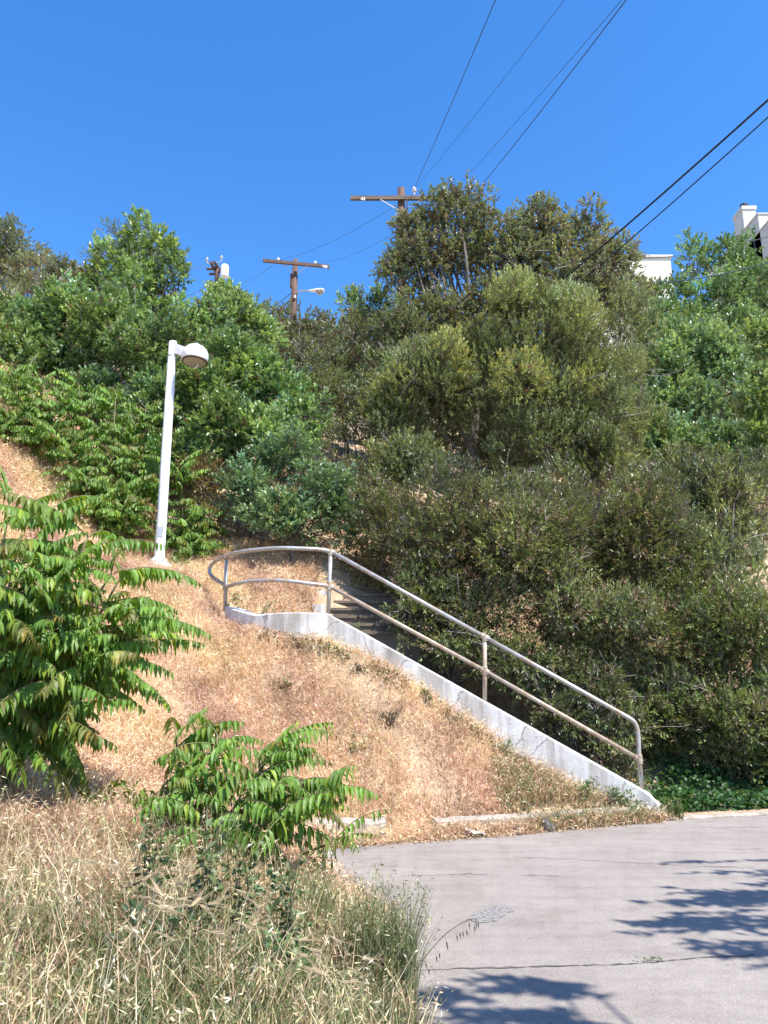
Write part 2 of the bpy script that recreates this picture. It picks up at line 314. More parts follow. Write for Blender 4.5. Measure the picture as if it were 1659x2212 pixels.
# ---------------------------------------------------------------- cheek wall of the stair
cw = [(3.22, 9.2, .0, -.2), (3.19, 9.2, .16, -.2), (3.12, 9.21, .24, -.2), (3.04, 9.23, .31, -.2)]
def wall_run(pts, th=.2):
    """pts: (x, y, ztop, zbottom) along the camera side"""
    A = np.array(pts, float); t = np.gradient(A[:, :2], axis=0); t /= np.linalg.norm(t, axis=1)[:, None]; nr = np.stack([t[:, 1], -t[:, 0]], -1) * np.sign(t[:, :1] * -1 + 0)  # away from camera
    nr = np.stack([-t[:, 1], t[:, 0]], -1); nr = nr * np.where(nr[:, 1:] < 0, -1, 1)
    n = len(A); F0 = A[:, :2]; Bk = F0 + nr * th; ch = .015
    rows = [np.c_[F0, A[:, 3]], np.c_[F0, A[:, 2] - ch], np.c_[F0 + nr * ch, A[:, 2]], np.c_[Bk - nr * ch, A[:, 2]], np.c_[Bk, A[:, 2] - ch], np.c_[Bk, A[:, 3]]]
    q = np.arange(n - 1)[:, None]; fs = [np.concatenate([q + r * n, q + 1 + r * n, q + 1 + (r + 1) * n, q + (r + 1) * n], 1) for r in range(5)]
    return np.concatenate(rows), [np.concatenate(fs), np.array([[r * n for r in range(6)], [r * n + n - 1 for r in range(6)][::-1]])]
stair = empty('stairway', (1.2, 10, 0), 'concrete hillside stairway with pale sloping side wall rising from the road', 'stairway')
path = []
def wpt(px, py, Yd, zb=.75): p = P(px, py, Yd); path.append((p[0], p[1], p[2], p[2] - zb))
for a in [(1422,1764,9.19),(1421,1742,9.19),(1416,1730,9.2),(1405,1719,9.21),(1385,1705,9.25)]: wpt(*a)
for t in np.linspace(.06, 1, 22): wpt(1385 + (708 - 1385) * t, 1705 + (1325 - 1705) * t, 9.25 + (9.9 - 9.25) * t)
for a in [(680,1323.5,9.86),(650,1322.5,9.84),(615,1323,9.86),(580,1325,9.93),(550,1328,10.05)]: wpt(*a)
for a in [(530,1323,10.15),(507,1316,10.3),(486,1310,10.5)]: wpt(*a)
V, fs = wall_run(path, .2); wl = mesh('side_wall', V, fs, M['concrete'], stair)
# first flight behind the wall
b = MB(); N = 14; A0 = np.array((3.0, 9.42)); A1 = np.array((-.62, 10.1)); dr = (A1 - A0) / np.linalg.norm(A1 - A0); nn = np.array((-dr[1], dr[0])); nn = nn if nn[1] > 0 else -nn
for k in range(N):
    a = A0 + (A1 - A0) * k / N; c = A0 + (A1 - A0) * (k + 1) / N; z = .15 * (k + 1); w = nn * 1.25
    q = [a, a + w, c + w, c]; b.hexa([(*p, z - .6) for p in q], [(*p, z) for p in q])
b.build('steps', M['shadecon'], stair)
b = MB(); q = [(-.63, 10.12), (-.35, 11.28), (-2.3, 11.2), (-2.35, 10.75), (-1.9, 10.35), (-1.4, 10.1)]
nq = len(q); b.add([(*p, 1.6) for p in q] + [(*p, 2.12) for p in q], [np.array([range(nq)]), np.array([range(nq)]) + nq, np.array([(i, (i + 1) % nq, nq + (i + 1) % nq, nq + i) for i in range(nq)])]); b.build('landing', M['shadecon'], stair)
# second flight going up into the shade
b = MB()
for k in range(7):
    y = 11.3 + k * .24; z = 2.12 + .138 * (k + 1); xl, xr = -.95 + k * .03, .55 + k * .05
    b.box(((xl + xr) / 2, y + (.16 if k < 6 else .5), z - .3), (xr - xl, .32 if k < 6 else 1.0, .6))
    b.box(((xl + xr) / 2, y - .012, z - .02), (xr - xl, .03, .044))
b.build('steps', M['shadecon'], stair)
b = MB()
for k, (x, y, z, s) in enumerate([(-1.08, 11.5, 2.42, .35), (-1.05, 11.9, 2.72, .35), (-.98, 12.3, 2.98, .35), (-.90, 12.7, 3.2, .45)]):
    b.box((x, y + .17, z - .4), (.2, s, .8))
b.build('stepped_wall', M['concrete'], stair)

# ---------------------------------------------------------------- pipe handrail
def bez(pts, n=10):
    p = np.array(pts, float); out = []
    for i in range(len(p) - 1):
        p0 = p[max(i - 1, 0)]; p1 = p[i]; p2 = p[i + 1]; p3 = p[min(i + 2, len(p) - 1)]
        for t in np.linspace(0, 1, n, endpoint=False): out.append(.5 * ((2 * p1) + (-p0 + p2) * t + (2 * p0 - 5 * p1 + 4 * p2 - p3) * t * t + (-p0 + 3 * p1 - 3 * p2 + p3) * t ** 3))
    out.append(p[-1]); return np.array(out)
rail = empty('handrail', P(1047,1518,9.7), 'weathered grey metal pipe handrail, partly rusty, standing on the pale side wall', 'handrail')
off = .10  # set back onto the wall
def W(px, py, Yd): return P(px, py, Yd + off)
R_ = .028
post = {}
for nm, bot, top, Yd in [('a', (708.5,1328), (714.5,1192), 9.9), ('b', (1047,1520), (1047,1377), 9.6), ('d', (486.5,1313), (489,1202), 10.5)]:
    p0 = W(*bot, Yd); p1 = W(*top, Yd); p0[2] -= .05; bb = MB(); bb.tube([p0, p1], R_, 12); bb.build('post', M['rust'] if nm == 'b' else M['pipe'], rail, smooth=True); post[nm] = (p0, p1)
t1 = W(714.5,1191,9.9); t2 = W(1047,1376,9.6); t3 = W(1355,1549,9.27)
mb = MB(); mb.tube([t1, t2], R_, 12); mb.build('top_rail', M['pipe'], rail, smooth=True)
mb = MB(); mb.tube(np.concatenate([[t2, t2 + (t3 - t2) * .5], bez([t3, W(1370,1560,9.26), W(1377,1577,9.25), W(1379,1600,9.25)], 6), [W(1380.5,1640,9.25), W(1387.5,1708,9.25)]]), R_, 12); mb.build('top_rail', M['pipe'], rail, smooth=True)
topc = bez([t1, W(690,1187,9.85), W(650,1185,9.82), W(600,1184,9.85), W(550,1188,10.0), W(515,1193,10.2), W(489,1201,10.5), W(468,1211,10.75), W(455,1223,10.9), W(453,1237,10.9), W(463,1250,10.75), W(481,1261,10.55)], 8)
mb = MB(); mb.tube(topc, R_, 12); mb.build('curved_rail', M['pipe'], rail, smooth=True)
m1 = W(711.5,1266,9.9); m2 = W(1047,1449,9.6); m3 = W(1381,1640,9.25)
mb = MB(); mb.tube([m1, m2], R_ * .95, 12); mb.tube([m2, m3], R_ * .95, 12); mb.build('middle_rail', M['rust'], rail, smooth=True)
mb = MB(); mb.tube(bez([m1, W(680,1262,9.85), W(640,1257,9.82), W(600,1254,9.85), W(550,1255,10.0), W(515,1260,10.2), W(487,1269,10.5)], 8), R_ * .95, 12); mb.build('middle_rail', M['pipe'], rail, smooth=True)
for c, dirs in [(t1, [(0,0,-1), t2 - t1]), (m1, [(0,0,-1), (0,0,1), m2 - m1, (-1,-.1,.05)]), (t2, [(0,0,-1), t3 - t2, t1 - t2]), (m2, [(0,0,-1), (0,0,1), m3 - m2, m1 - m2]), (m3, [(0,0,-1), (0,0,1), m2 - m3]), (W(489,1201,10.5), [(0,0,-1)]), (W(487,1267,10.5), [(0,0,-1), (0,0,1)])]:
    mb = MB()
    for d in dirs: d = np.array(d, float); d /= np.linalg.norm(d); mb.tube([c, c + d * .05, c + d * .058], [R_ * 1.35, R_ * 1.35, R_ * 1.2], 12)
    mb.tube([c - (0, 0, .03), c + (0, 0, .03)], R_ * 1.4, 12); mb.build('fitting', M['rust'], rail, smooth=False)

# ---------------------------------------------------------------- stair lamp
lp = P(343, 1222, 12.0)
lamp = empty('street_lamp', lp, 'white pole lamp with domed head standing on the dry grass slope above the stair', 'lamp')
mb = MB(); mb.lathe(lp + (0, 0, -.25), [(.24, 0), (.24, .20), (.20, .27), (.12, .30)], 14); autosmooth(mb.build('footing', M['concrete'], lamp))
ph = 3.93; mb = MB(); mb.lathe(lp, [(.125, 0), (.125, .1), (.085, .14), (.082, 1.0), (.07, ph - .03), (.058, ph), (.02, ph + .01)], 20); autosmooth(mb.build('pole', M['white'], lamp))
mb = MB(); mb.lathe(lp + (0, 0, .02), [(.16, 0), (.16, .03), (.15, .04), (.09, .05)], 18)
for k_ in range(4): mb.lathe(lp + (.135 * math.cos(k_ * 1.57 + .8), .135 * math.sin(k_ * 1.57 + .8), .05), [(.018, 0), (.018, .03), (.008, .05)], 6)
mb.build('base_plate', M['strap'], lamp)
mb = MB(); mb.box(lp + (.02, -.083, .55), (.075, .012, .17)); mb.build('access_cover', M['strap'], lamp)
mb = MB(); mb.lathe(lp + (0, 0, ph - .30), [(.072, 0), (.076, .01), (.076, .04), (.071, .05)], 18); mb.build('band', M['strap'], lamp)
hz = lp[2] + ph; hc = P(421, 772, 11.85); ctr = np.array(hc)
mb = MB(); a = lp + (0, 0, ph - .12); mb.hexa([a + (.04, .05, -.11), a + (.04, -.05, -.11), (ctr[0] - .15, ctr[1] - .05, ctr[2] + .0), (ctr[0] - .15, ctr[1] + .05, ctr[2] + .0)][::-1],
    [a + (.04, .05, .07), a + (.04, -.05, .07), (ctr[0] - .13, ctr[1] - .05, ctr[2] + .16), (ctr[0] - .13, ctr[1] + .05, ctr[2] + .16)][::-1]); mb.build('arm', M['white'], lamp)
tilt = (.04, .10, 1); 
prof = [(.215, -.075), (.225, -.06), (.225, .0), (.228, .01), (.22, .07), (.195, .13), (.15, .18), (.09, .215), (.04, .225), (.035, .26), (.0, .265)]
mb = MB(); mb.lathe(ctr, prof, 32, tilt); autosmooth(mb.build('lamp_head', M['white'], lamp), 50)
mb = MB(); mb.lathe(ctr + (0, 0, -.088), [(.2, -.008), (.216, 0), (.222, .014), (.222, .03)], 32, tilt); mb.build('rim', M['rim'], lamp)
mb = MB(); mb.lathe(ctr + (0, 0, -.12), [(.0, 0), (.08, .004), (.15, .012), (.2, .028), (.2, .04)], 32, tilt); autosmooth(mb.build('lens', M['lens'], lamp))
mb = MB(); k = ctr + (.06, 0, -.12); mb.tube([k, k + (0, -.02, -.04), k + (-.03, -.02, -.075), k + (-.07, 0, -.08)], .008, 6); mb.build('hook', M['white'], lamp)
# second lamp, half hidden by leaves
l2 = P(1262, 885, 19.2); gz = float(H(l2[0], l2[1]))
lamp2 = empty('street_lamp', (l2[0] + .5, l2[1], gz), 'white lamp head half hidden inside the yellow-green bush', 'lamp')
mb = MB(); mb.lathe((l2[0] + .5, l2[1], gz - .2), [(.08, 0), (.065, l2[2] - gz + .4), (.02, l2[2] - gz + .42)], 12); mb.build('pole', M['white'], lamp2, smooth=True)
mb = MB(); mb.lathe(l2, prof, 24); autosmooth(mb.build('lamp_head', M['white'], lamp2)); mb = MB(); mb.box((l2[0] + .27, l2[1], l2[2] + .08), (.4, .1, .12)); mb.build('arm', M['white'], lamp2)

# ---------------------------------------------------------------- utility poles
def text_mesh(txt, size, loc, xdir, mat, parent):
    c = bpy.data.curves.new('txt', 'FONT'); c.body = txt; c.size = size; c.extrude = .004; c.offset = size * .02
    t = bpy.data.objects.new('txt', c); COL.objects.link(t); dg = bpy.context.evaluated_depsgraph_get(); me = bpy.data.meshes.new_from_object(t.evaluated_get(dg))
    COL.objects.unlink(t); bpy.data.objects.remove(t); me.materials.append(mat) if not me.materials else me.materials.__setitem__(0, mat)
    x = Vector(xdir).normalized(); z = Vector((0, 0, 1)); y = -x.cross(z) * -1
    R = np.array([[x.x, 0, x.y], [x.y, 0, -x.x], [0, 1, 0]])  # text x->xdir, text y->up, text normal -> towards camera
    n = len(me.vertices); co = np.zeros(n * 3, np.float32); me.vertices.foreach_get('co', co); co = co.reshape(-1, 3) @ R.T
    me.vertices.foreach_set('co', (co + np.array(loc) - np.array(parent.location)).astype(np.float32).ravel()); me.update()
    o = bpy.data.objects.new('number', me); COL.objects.link(o); o.parent = parent; return o
def insulator(b, c, s=1.0): b.lathe(c, [(.02 * s, 0), (.02 * s, .08 * s), (.05 * s, .09 * s), (.065 * s, .12 * s), (.045 * s, .15 * s), (.055 * s, .17 * s), (.03 * s, .22 * s), (.0, .23 * s)], 10)
# pole 1, behind the oak
b1 = P(866, 700, 22); t1p = P(866.5, 408, 22); g1 = float(H(b1[0], 22))
p1 = empty('utility_pole', (t1p[0], 22, g1), 'tall weathered wooden utility pole whose crossarm sticks out of the olive oak', 'utility pole')
mb = MB(); mb.tube([(t1p[0], 22, g1 - .5), (t1p[0], 22, g1 + 5), (t1p[0], 22, t1p[2])], [.17, .145, .125], 14); mb.build('pole', M['pole'], p1, smooth=True)
aL = P(757, 429, 21.83); aR = P(979, 427, 21.83); mb = MB(); mb.box((aL + aR) / 2, (aR[0] - aL[0], .10, .13)); mb.build('crossarm', M['arm'], p1)
for s, (px, py) in ((-1, (822, 431)), (1, (912, 431))):
    q0 = P(px, py, 21.74); q1 = np.array((t1p[0] + s * .1, 21.8, P(866, 462, 22)[2])); mb = MB(); mb.tube([q0, q1], .018, 5); mb.build('brace', M['strap'], p1)
ins1 = P(895, 421, 21.83); mb = MB(); insulator(mb, ins1, 1.3); mb.build('insulator', M['porcelain'], p1)
ins1b = P(960, 420, 21.83); mb = MB(); insulator(mb, ins1b, 1.3); mb.build('insulator', M['porcelain'], p1)
text_mesh('43', .155, P(779, 432.3, 21.772), (1, 0, 0), M['digit'], p1)
# pole 2, with street light
t2p = P(638, 562, 32); g2 = float(H(t2p[0] - .1, 32))
p2 = empty('utility_pole', (t2p[0] - .12, 32, g2), 'reddish brown wooden utility pole with short crossarm and cobra-head street light', 'utility pole')
bz = P(634, 690, 32); mb = MB(); mb.tube([(bz[0] - .05, 32, g2 - .5), bz, t2p], [.19, .165, .12], 14); mb.build('pole', M['pole'], p2, smooth=True)
aL = P(567, 567, 31.3); aR = P(709, 580, 32.3); d = aR - aL; L = np.linalg.norm(d); x = d / L; yv = np.cross((0, 0, 1), x); yv /= np.linalg.norm(yv); zv = np.cross(x, yv)
shift = np.array((0, -.02, 0)); mb = MB(); mb.box((aL + aR) / 2 - yv * .17, (L, .11, .14), np.stack([x, yv, zv], 1)); mb.build('crossarm', M['pole'], p2)
for s, px, py in ((-1, 611, 571), (1, 663, 575)):
    mb = MB(); mb.tube([P(px, py, 31.55), P(638 + s * 3, 592, 31.85)], .016, 5); mb.build('brace', M['strap'], p2)
i2a = P(601, 568, 31.45); i2b = P(681, 575, 31.95)
for q in (i2a, i2b): mb = MB(); insulator(mb, q, 1.2); mb.build('insulator', M['porcelain'], p2)
mb = MB(); mb.tube([P(630.5, 622, 31.95), P(631, 592, 31.95)], .09, 8); mb.build('riser', M['pole'], p2)
mb = MB(); mb.tube(bez([P(641, 633, 31.9), P(652, 628, 31.7), P(668, 628.5, 31.5)], 5), .035, 8); mb.build('light_bracket', M['strap'], p2, smooth=True)
sl = P(684, 629, 31.4); mb = MB()
prof2 = [(-.36, .05, .04), (-.3, .07, .05), (-.1, .12, .075), (.1, .17, .10), (.25, .18, .10), (.34, .12, .06), (.36, .03, .02)]
n = 14; V = []
for xx, w_, h_ in prof2:
    for a in np.arange(n) * 2 * np.pi / n: V.append((sl[0] + xx, sl[1] + w_ * math.cos(a), sl[2] + .02 + h_ * math.sin(a) * (1 if math.sin(a) > 0 else .5)))
i_ = np.arange(len(prof2) - 1)[:, None] * n; j_ = np.arange(n)[None]; k_ = (j_ + 1) % n
mb.add(V, [np.stack([i_ + j_, i_ + k_, i_ + n + k_, i_ + n + j_], -1).reshape(-1, 4), np.array([np.arange(n)[::-1], np.arange(n) + (len(prof2) - 1) * n])]); mb.build('light_housing', M['white'], p2, smooth=True)
mb = MB(); mb.lathe(sl + (.14, 0, -.17), [(0, 0), (.07, .01), (.13, .05), (.16, .13), (.16, .16)], 14); mb.build('light_lens', M['lens'], p2, smooth=True)
text_mesh('108', .17, P(693.5, 581.5, 32.0) - yv * .2, x, M['digit'], p2)
mb = MB(); mb.box(P(637.5, 641, 31.8), (.1, .06, .12)); mb.build('meter_tag', M['porcelain'], p2)
# pole 3, transformer
t3p = P(470, 566, 60); g3 = float(H(t3p[0], 60))
p3 = empty('utility_pole', (t3p[0], 60, g3), 'distant utility pole carrying a grey transformer can and steep crossarms', 'utility pole')
mb = MB(); mb.tube([(t3p[0] - .1, 60, g3 - .5), P(469, 596, 60), P(468, 572, 60)], [.25, .2, .17], 10); mb.build('pole', M['pole'], p3, smooth=True)
for a, c in (((455, 567), (467, 590)), ((462, 565.5), (476, 585)), ((449, 608), (457, 618)), ((456, 607), (466, 618))):
    mb = MB(); A = P(*a, 58.8); Bq = P(*c, 61); mb.tube([A, Bq], .14, 4); mb.build('crossarm', M['pole'], p3)
for a in [(449, 581), (455, 592)]: mb = MB(); mb.tube([P(a[0] - 3, a[1], 60), P(a[0] + 11, a[1], 60)], .11, 6); mb.build('crossarm', M['pole'], p3)
for a in [(447, 567), (478, 563)]: mb = MB(); mb.tube([P(a[0], a[1] + 2, 60), P(462, 568, 60)], .05, 5); insulator(mb, P(*a, 60), 2.2); mb.build('insulator', M['strap'], p3)
tc = P(484.5, 599, 59.4); mb = MB(); mb.lathe(tc, [(.25, 0), (.36, .08), (.36, 1.05), (.30, 1.15), (.16, 1.2), (.05, 1.3)], 16); autosmooth(mb.build('transformer', M['trafo'], p3))
mb = MB(); mb.tube([tc + (0, 0, .6), P(470, 588, 60)], .1, 6); mb.build('bracket', M['dark'], p3)

# ---------------------------------------------------------------- wires
def wire(a, c, r, mat, label, sag=.0, n=24):
    a = np.array(a, float); c = np.array(c, float); t = np.linspace(0, 1, n)[:, None]
    pts = a + (c - a) * t; pts[:, 2] -= 4 * sag * (t * (1 - t))[:, 0]
    b = MB(); b.tube(pts, r, 6); return tag(b.build('overhead_wire', mat, smooth=True), label, 'wire')
def ext(a, c, k): return a + (c - a) * k
top1 = ins1 + (0, 0, .25)
wire(top1, ext(top1, P(1065, 0, 11), 1.6), .009, M['wire2'], 'steepest dark wire rising from the crossarm insulator', .12)
wire(top1 + (.03, 0, 0), ext(top1, P(1203, 0, 10.5), 1.6), .005, M['wire2'], 'hair-thin faint wire second from the left above the oak', .18)
s3 = P(1001, 388, 21.9); wire(s3, ext(s3, P(1329, 0, 10.5), 1.6), .006, M['wire2'], 'thin wire third from left, almost touching a darker wire at the top', .15)
s4 = P(1030, 412, 21.5); wire(s4, ext(s4, P(1340, 0, 10), 1.6), .010, M['wire2'], 'dark wire rising from the right side of the oak top', .14)
s5 = P(1215, 605, 18.5); wire(s5, ext(s5, P(1659, 203, 12), 1.8), .022, M['wire'], 'thick black cable, the upper of the pair crossing right of the oak', .12)
s6 = P(1255, 608, 18.5); wire(s6, ext(s6, P(1659, 240, 12), 1.8), .014, M['wire'], 'thinner black cable, the lower of the pair crossing right of the oak', .12)
s7 = P(1385, 558, 30); wire(s7, ext(s7, P(1659, 498, 26), 1.3), .016, M['wire3'], 'pale grey wire passing in front of the stucco house', .35)
s8 = P(1380, 610, 24); wire(s8, ext(s8, P(1659, 552, 19), 1.3), .018, M['wire3'], 'grey-green wire crossing in front of the tall green trees', .3)
wire(P(845, 450, 22), i2a + (0, .1, .2), .007, M['wire2'], 'thin wire sagging between the two crossarms, the upper one', .25)
wire(P(845, 508, 22), i2b + (0, .1, .2), .006, M['wire2'], 'thin wire sagging to the right insulator of the street light pole', .22)
wire(P(630, 632, 31.9), P(560, 678, 34), .018, M['wire2'], 'short dark wire slanting down left of the street light pole', .1)
wire(P(588, 574, 31.4), P(470, 618, 59), .010, M['wire2'], 'faint wire from the street light pole to the transformer pole', .5)
wire(P(449, 614, 59), P(400, 640, 70), .03, M['wire2'], 'dark wire leaving the transformer pole down to the left', .2)
wire(P(447, 568, 60), P(395, 582, 75), .022, M['wire3'], 'faint wire leaving the top of the transformer pole to the left', .2)

# ---------------------------------------------------------------- houses
hg = float(H(21, 32)) - 2
h1 = empty('house', (21, 32, hg), 'tall white stucco house with stepped parapets and chimney, upper right', 'house')
mb = MB(); mb.box((22, 33.4, (hg + 22.72) / 2), (7.1, 4.8, 22.72 - hg)); mb.box((22.1, 35.4, (hg + 23.68) / 2), (7.3, 3.4 + 2.0, 23.68 - hg)); mb.build('wall', M['stucco'], h1)
mb = MB(); mb.box((22.1, 35.4, 23.7), (7.4, 5.5, .06)); mb.box((22, 33.4, 22.74), (7.2, 4.9, .06)); mb.build('parapet_cap', M['stucco'], h1)
mb = MB(); mb.box((18.78, 34.53, 23.0), (.68, .97, 4.0)); mb.box((18.78, 34.53, 24.95), (.76, 1.06, .20)); mb.build('chimney', M['stucco'], h1)
mb = MB(); mb.lathe((18.68, 34.3, 25.05), [(.12, 0), (.12, .12), (.2, .14), (.2, .24), (.12, .3), (0, .31)], 14); mb.build('flue_cap', M['dark'], h1)
mb = MB(); mb.tube([(18.4, 33.2, 23.2), (18.4, 33.2, hg + 1)], .045, 8); mb.build('downspout', M['dark'], h1)
hg = float(H(14, 39)) - 2
h2 = empty('house', (14, 40, hg), 'low cream stucco house showing between the oak and the green trees', 'house')
mb = MB(); mb.box((13.6, 42, (hg + 24.5) / 2), (5.2, 8, 24.5 - hg)); mb.build('wall', M['cream'], h2)
mb = MB(); mb.box((13.6, 42, 24.56), (5.4, 8.2, .12)); mb.build('roof', M['cream'], h2)
mb = MB(); mb.box((13.3, 37.99, 22.4), (1.2, .06, 1.1)); mb.build('window', M['dark'], h2)

# ---------------------------------------------------------------- foliage
def unit(v): return v / (np.linalg.norm(v, axis=-1, keepdims=True) + 1e-9)
def rand_dir(n): return unit(rs.normal(size=(n, 3)))
def leaf_geo(pos, d, up, L, Wd, fold=.25, col=None):
    """one folded rhombic leaf per row (5 verts, 4 tris -> 2 quads along the midrib)"""
    s = unit(np.cross(d, up)); n = np.cross(s, d); L = L[:, None]; Wd = Wd[:, None]
    a = pos; b_ = pos + d * L * .45 + s * Wd * .5 + n * Wd * fold; c = pos + d * L; e = pos + d * L * .45 - s * Wd * .5 + n * Wd * fold
    V = np.stack([a, b_, c, e], 1).reshape(-1, 3); k = np.arange(len(pos))[:, None] * 4
    Fq = np.concatenate([np.concatenate([k, k + 1, k + 2], 1), np.concatenate([k, k + 2, k + 3], 1)])
    return V, Fq, np.repeat(col, 4, 0)
KIND = {  # leaf length, width, leaves per twig, twig length, upness, colours (mean), spread, material
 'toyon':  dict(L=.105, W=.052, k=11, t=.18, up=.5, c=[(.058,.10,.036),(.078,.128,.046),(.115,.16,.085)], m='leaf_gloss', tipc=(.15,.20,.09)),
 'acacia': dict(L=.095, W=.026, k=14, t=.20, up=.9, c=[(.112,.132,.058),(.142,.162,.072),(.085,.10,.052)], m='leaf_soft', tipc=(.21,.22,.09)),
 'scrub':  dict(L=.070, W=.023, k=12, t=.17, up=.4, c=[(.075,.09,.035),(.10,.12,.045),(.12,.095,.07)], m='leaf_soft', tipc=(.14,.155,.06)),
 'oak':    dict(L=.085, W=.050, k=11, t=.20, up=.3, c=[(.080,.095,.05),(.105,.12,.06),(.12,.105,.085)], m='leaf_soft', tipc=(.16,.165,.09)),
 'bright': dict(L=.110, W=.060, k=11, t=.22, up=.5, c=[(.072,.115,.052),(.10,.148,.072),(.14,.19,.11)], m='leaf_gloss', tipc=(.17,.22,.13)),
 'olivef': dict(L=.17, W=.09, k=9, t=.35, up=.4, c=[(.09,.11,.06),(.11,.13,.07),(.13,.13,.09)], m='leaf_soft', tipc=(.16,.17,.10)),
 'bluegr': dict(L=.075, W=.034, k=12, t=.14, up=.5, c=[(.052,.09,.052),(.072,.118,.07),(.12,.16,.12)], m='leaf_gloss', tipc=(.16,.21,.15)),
}
def crown_points(lobes, dens, r2=.36, fill=.35):
    """lobes (c, r(3)); cluster positions on lumpy sublobes, plus some inner ones; returns pos, outward dir"""
    PT = []; ND = []; HU = []
    for c, r in lobes:
        c = np.array(c); r = np.array(r); area = 4 * np.pi * ((r[0] * r[1] + r[0] * r[2] + r[1] * r[2]) / 3); n = int(area * dens)
        ns = max(8, int(20 * r.mean() + 12)); r2_ = r2 * (1.0 if r.mean() < 1.1 else .72); sd = rand_dir(ns); sc = c + sd * r * rs.uniform(.4, .98, (ns, 1)); sr = r.mean() ** .5 * r ** .5 * r2_ * .85 * rs.uniform(.5, 1.3, (ns, 1))
        w = (sr.prod(1)) ** (2 / 3); w /= w.sum(); k = rs.choice(ns, n, p=w); d = rand_dir(n); rad = rs.uniform(.55, 1.08, (n, 1)) ** .6
        p = sc[k] + d * sr[k] * rad
        # thin out the far side and the inside
        nd = unit(d * .6 + unit((p - c) / r) * .6); keep = (nd[:, 1] < .35) | (rs.rand(n) < .35)
        hb = rs.uniform(.72, 1.3, ns)[:, None] * rs.uniform(.88, 1.14) * (1 + rs.uniform(-.14, .14, ns)[:, None] * np.array((1.0, .3, -1.2)))
        p = p[keep]; nd = nd[keep]; PT.append(p); ND.append(nd); HU.append(hb[k[keep]])
        nf = int(n * fill * .5); d = rand_dir(nf); PT.append(c + d * r * rs.uniform(.25, .75, (nf, 1))); ND.append(d); HU.append(np.ones((nf, 3)) * .95)
    return np.concatenate(PT), np.concatenate(ND), np.concatenate(HU)
def crown_leaves(PT, ND, kd, scale=1.0, hue=None, keep_above=None):
    K = KIND[kd]; n = len(PT); k = K['k']; up = np.array((0, 0, 1.0))
    tw = unit(ND + up * K['up'] + rand_dir(n) * .55)
    base = np.repeat(PT, k, 0); T = np.repeat(tw, k, 0); t = np.tile(np.linspace(0, 1, k), n)[:, None]
    rad = rand_dir(n * k); rad = unit(rad - T * (rad * T).sum(1, keepdims=True))
    d = unit(T * (.35 + .9 * t) + rad * (1.1 - .5 * t) + rand_dir(n * k) * .25)
    pos = base + T * t * K['t'] * scale
    L = K['L'] * scale * rs.uniform(.65, 1.25, n * k); Wd = K['W'] * scale * rs.uniform(.75, 1.2, n * k)
    C = np.array(K['c']) * BR[kd]; ci = rs.choice(len(C), n, p=[.45, .35, .2]); col = C[ci] * rs.uniform(.8, 1.25, (n, 1)); dd_ = rs.rand(n) < DEADF[kd]; col[dd_] = np.array((.17, .12, .095)) * rs.uniform(.6, 1.3, (dd_.sum(), 1)); col = np.repeat(col, k, 0) * rs.uniform(.8, 1.25, (n * k, 1))
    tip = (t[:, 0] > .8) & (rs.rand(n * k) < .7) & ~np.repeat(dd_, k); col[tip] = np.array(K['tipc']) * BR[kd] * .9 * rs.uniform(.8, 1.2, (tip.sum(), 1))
    if hue is not None: col = col * np.repeat(hue, k, 0)
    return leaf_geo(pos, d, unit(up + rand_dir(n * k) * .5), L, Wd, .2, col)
def branches(base, lobes, PT, ntw=60, r0=.09, lean=None):
    b = MB(); base = np.array(base, float); cs = np.array([c for c, r in lobes]); mid = cs.mean(0)
    fork = base + (mid - base) * .35 + rs.normal(size=3) * .05; fork[2] = base[2] + (mid[2] - base[2]) * .4
    b.tube(bez([base - (0, 0, .3), base + (fork - base) * .5 + rs.normal(size=3) * .06, fork], 4), np.linspace(r0, r0 * .75, 9), 8)
    nodes = [fork]
    for c, r in lobes:
        for q in range(3):
            e = np.array(c) + rand_dir(1)[0] * np.array(r) * (.0 if q == 0 else .5); m_ = (fork + e) / 2 + rs.normal(size=3) * .12 * np.linalg.norm(e - fork) * .5
            pts = bez([fork, m_, e], 5); b.tube(pts, np.linspace(r0 * .38, r0 * .08, len(pts)), 6); nodes += list(pts[2:])
    nodes = np.array(nodes)
    if len(PT):
        idx = rs.choice(len(PT), min(ntw, len(PT)), replace=False)
        for i in idx:
            e = PT[i]; s = nodes[np.argmin(((nodes - e) ** 2).sum(1))]; m_ = (s + e) / 2 + rs.normal(size=3) * .08
            b.tube(bez([s, m_, e], 3), np.linspace(r0 * .09, .003, 7), 5, caps=False)
    return b
def lobe(px, py, rx, ry, Yd, dr=None):
    hit = ray_ground(px, py, min(Yd * .6, 9))[1]
    if hit < Yd + .2: print('snap', px, py, Yd, round(hit, 1)); Yd = max(hit - .1, 4)
    c = P(px, py, Yd); s = Yd / F * 1.03; return (c, (rx * s, (dr if dr else (rx + ry) / 2 * s * .85), ry * s))
NL = [0]; DM = 4.0
BR = dict(toyon=2.15, acacia=1.75, scrub=1.6, oak=1.95, bright=2.1, olivef=1.6, bluegr=1.7)
DEADF = dict(toyon=.02, acacia=.08, scrub=.14, oak=.14, bright=.01, olivef=.06, bluegr=.02)
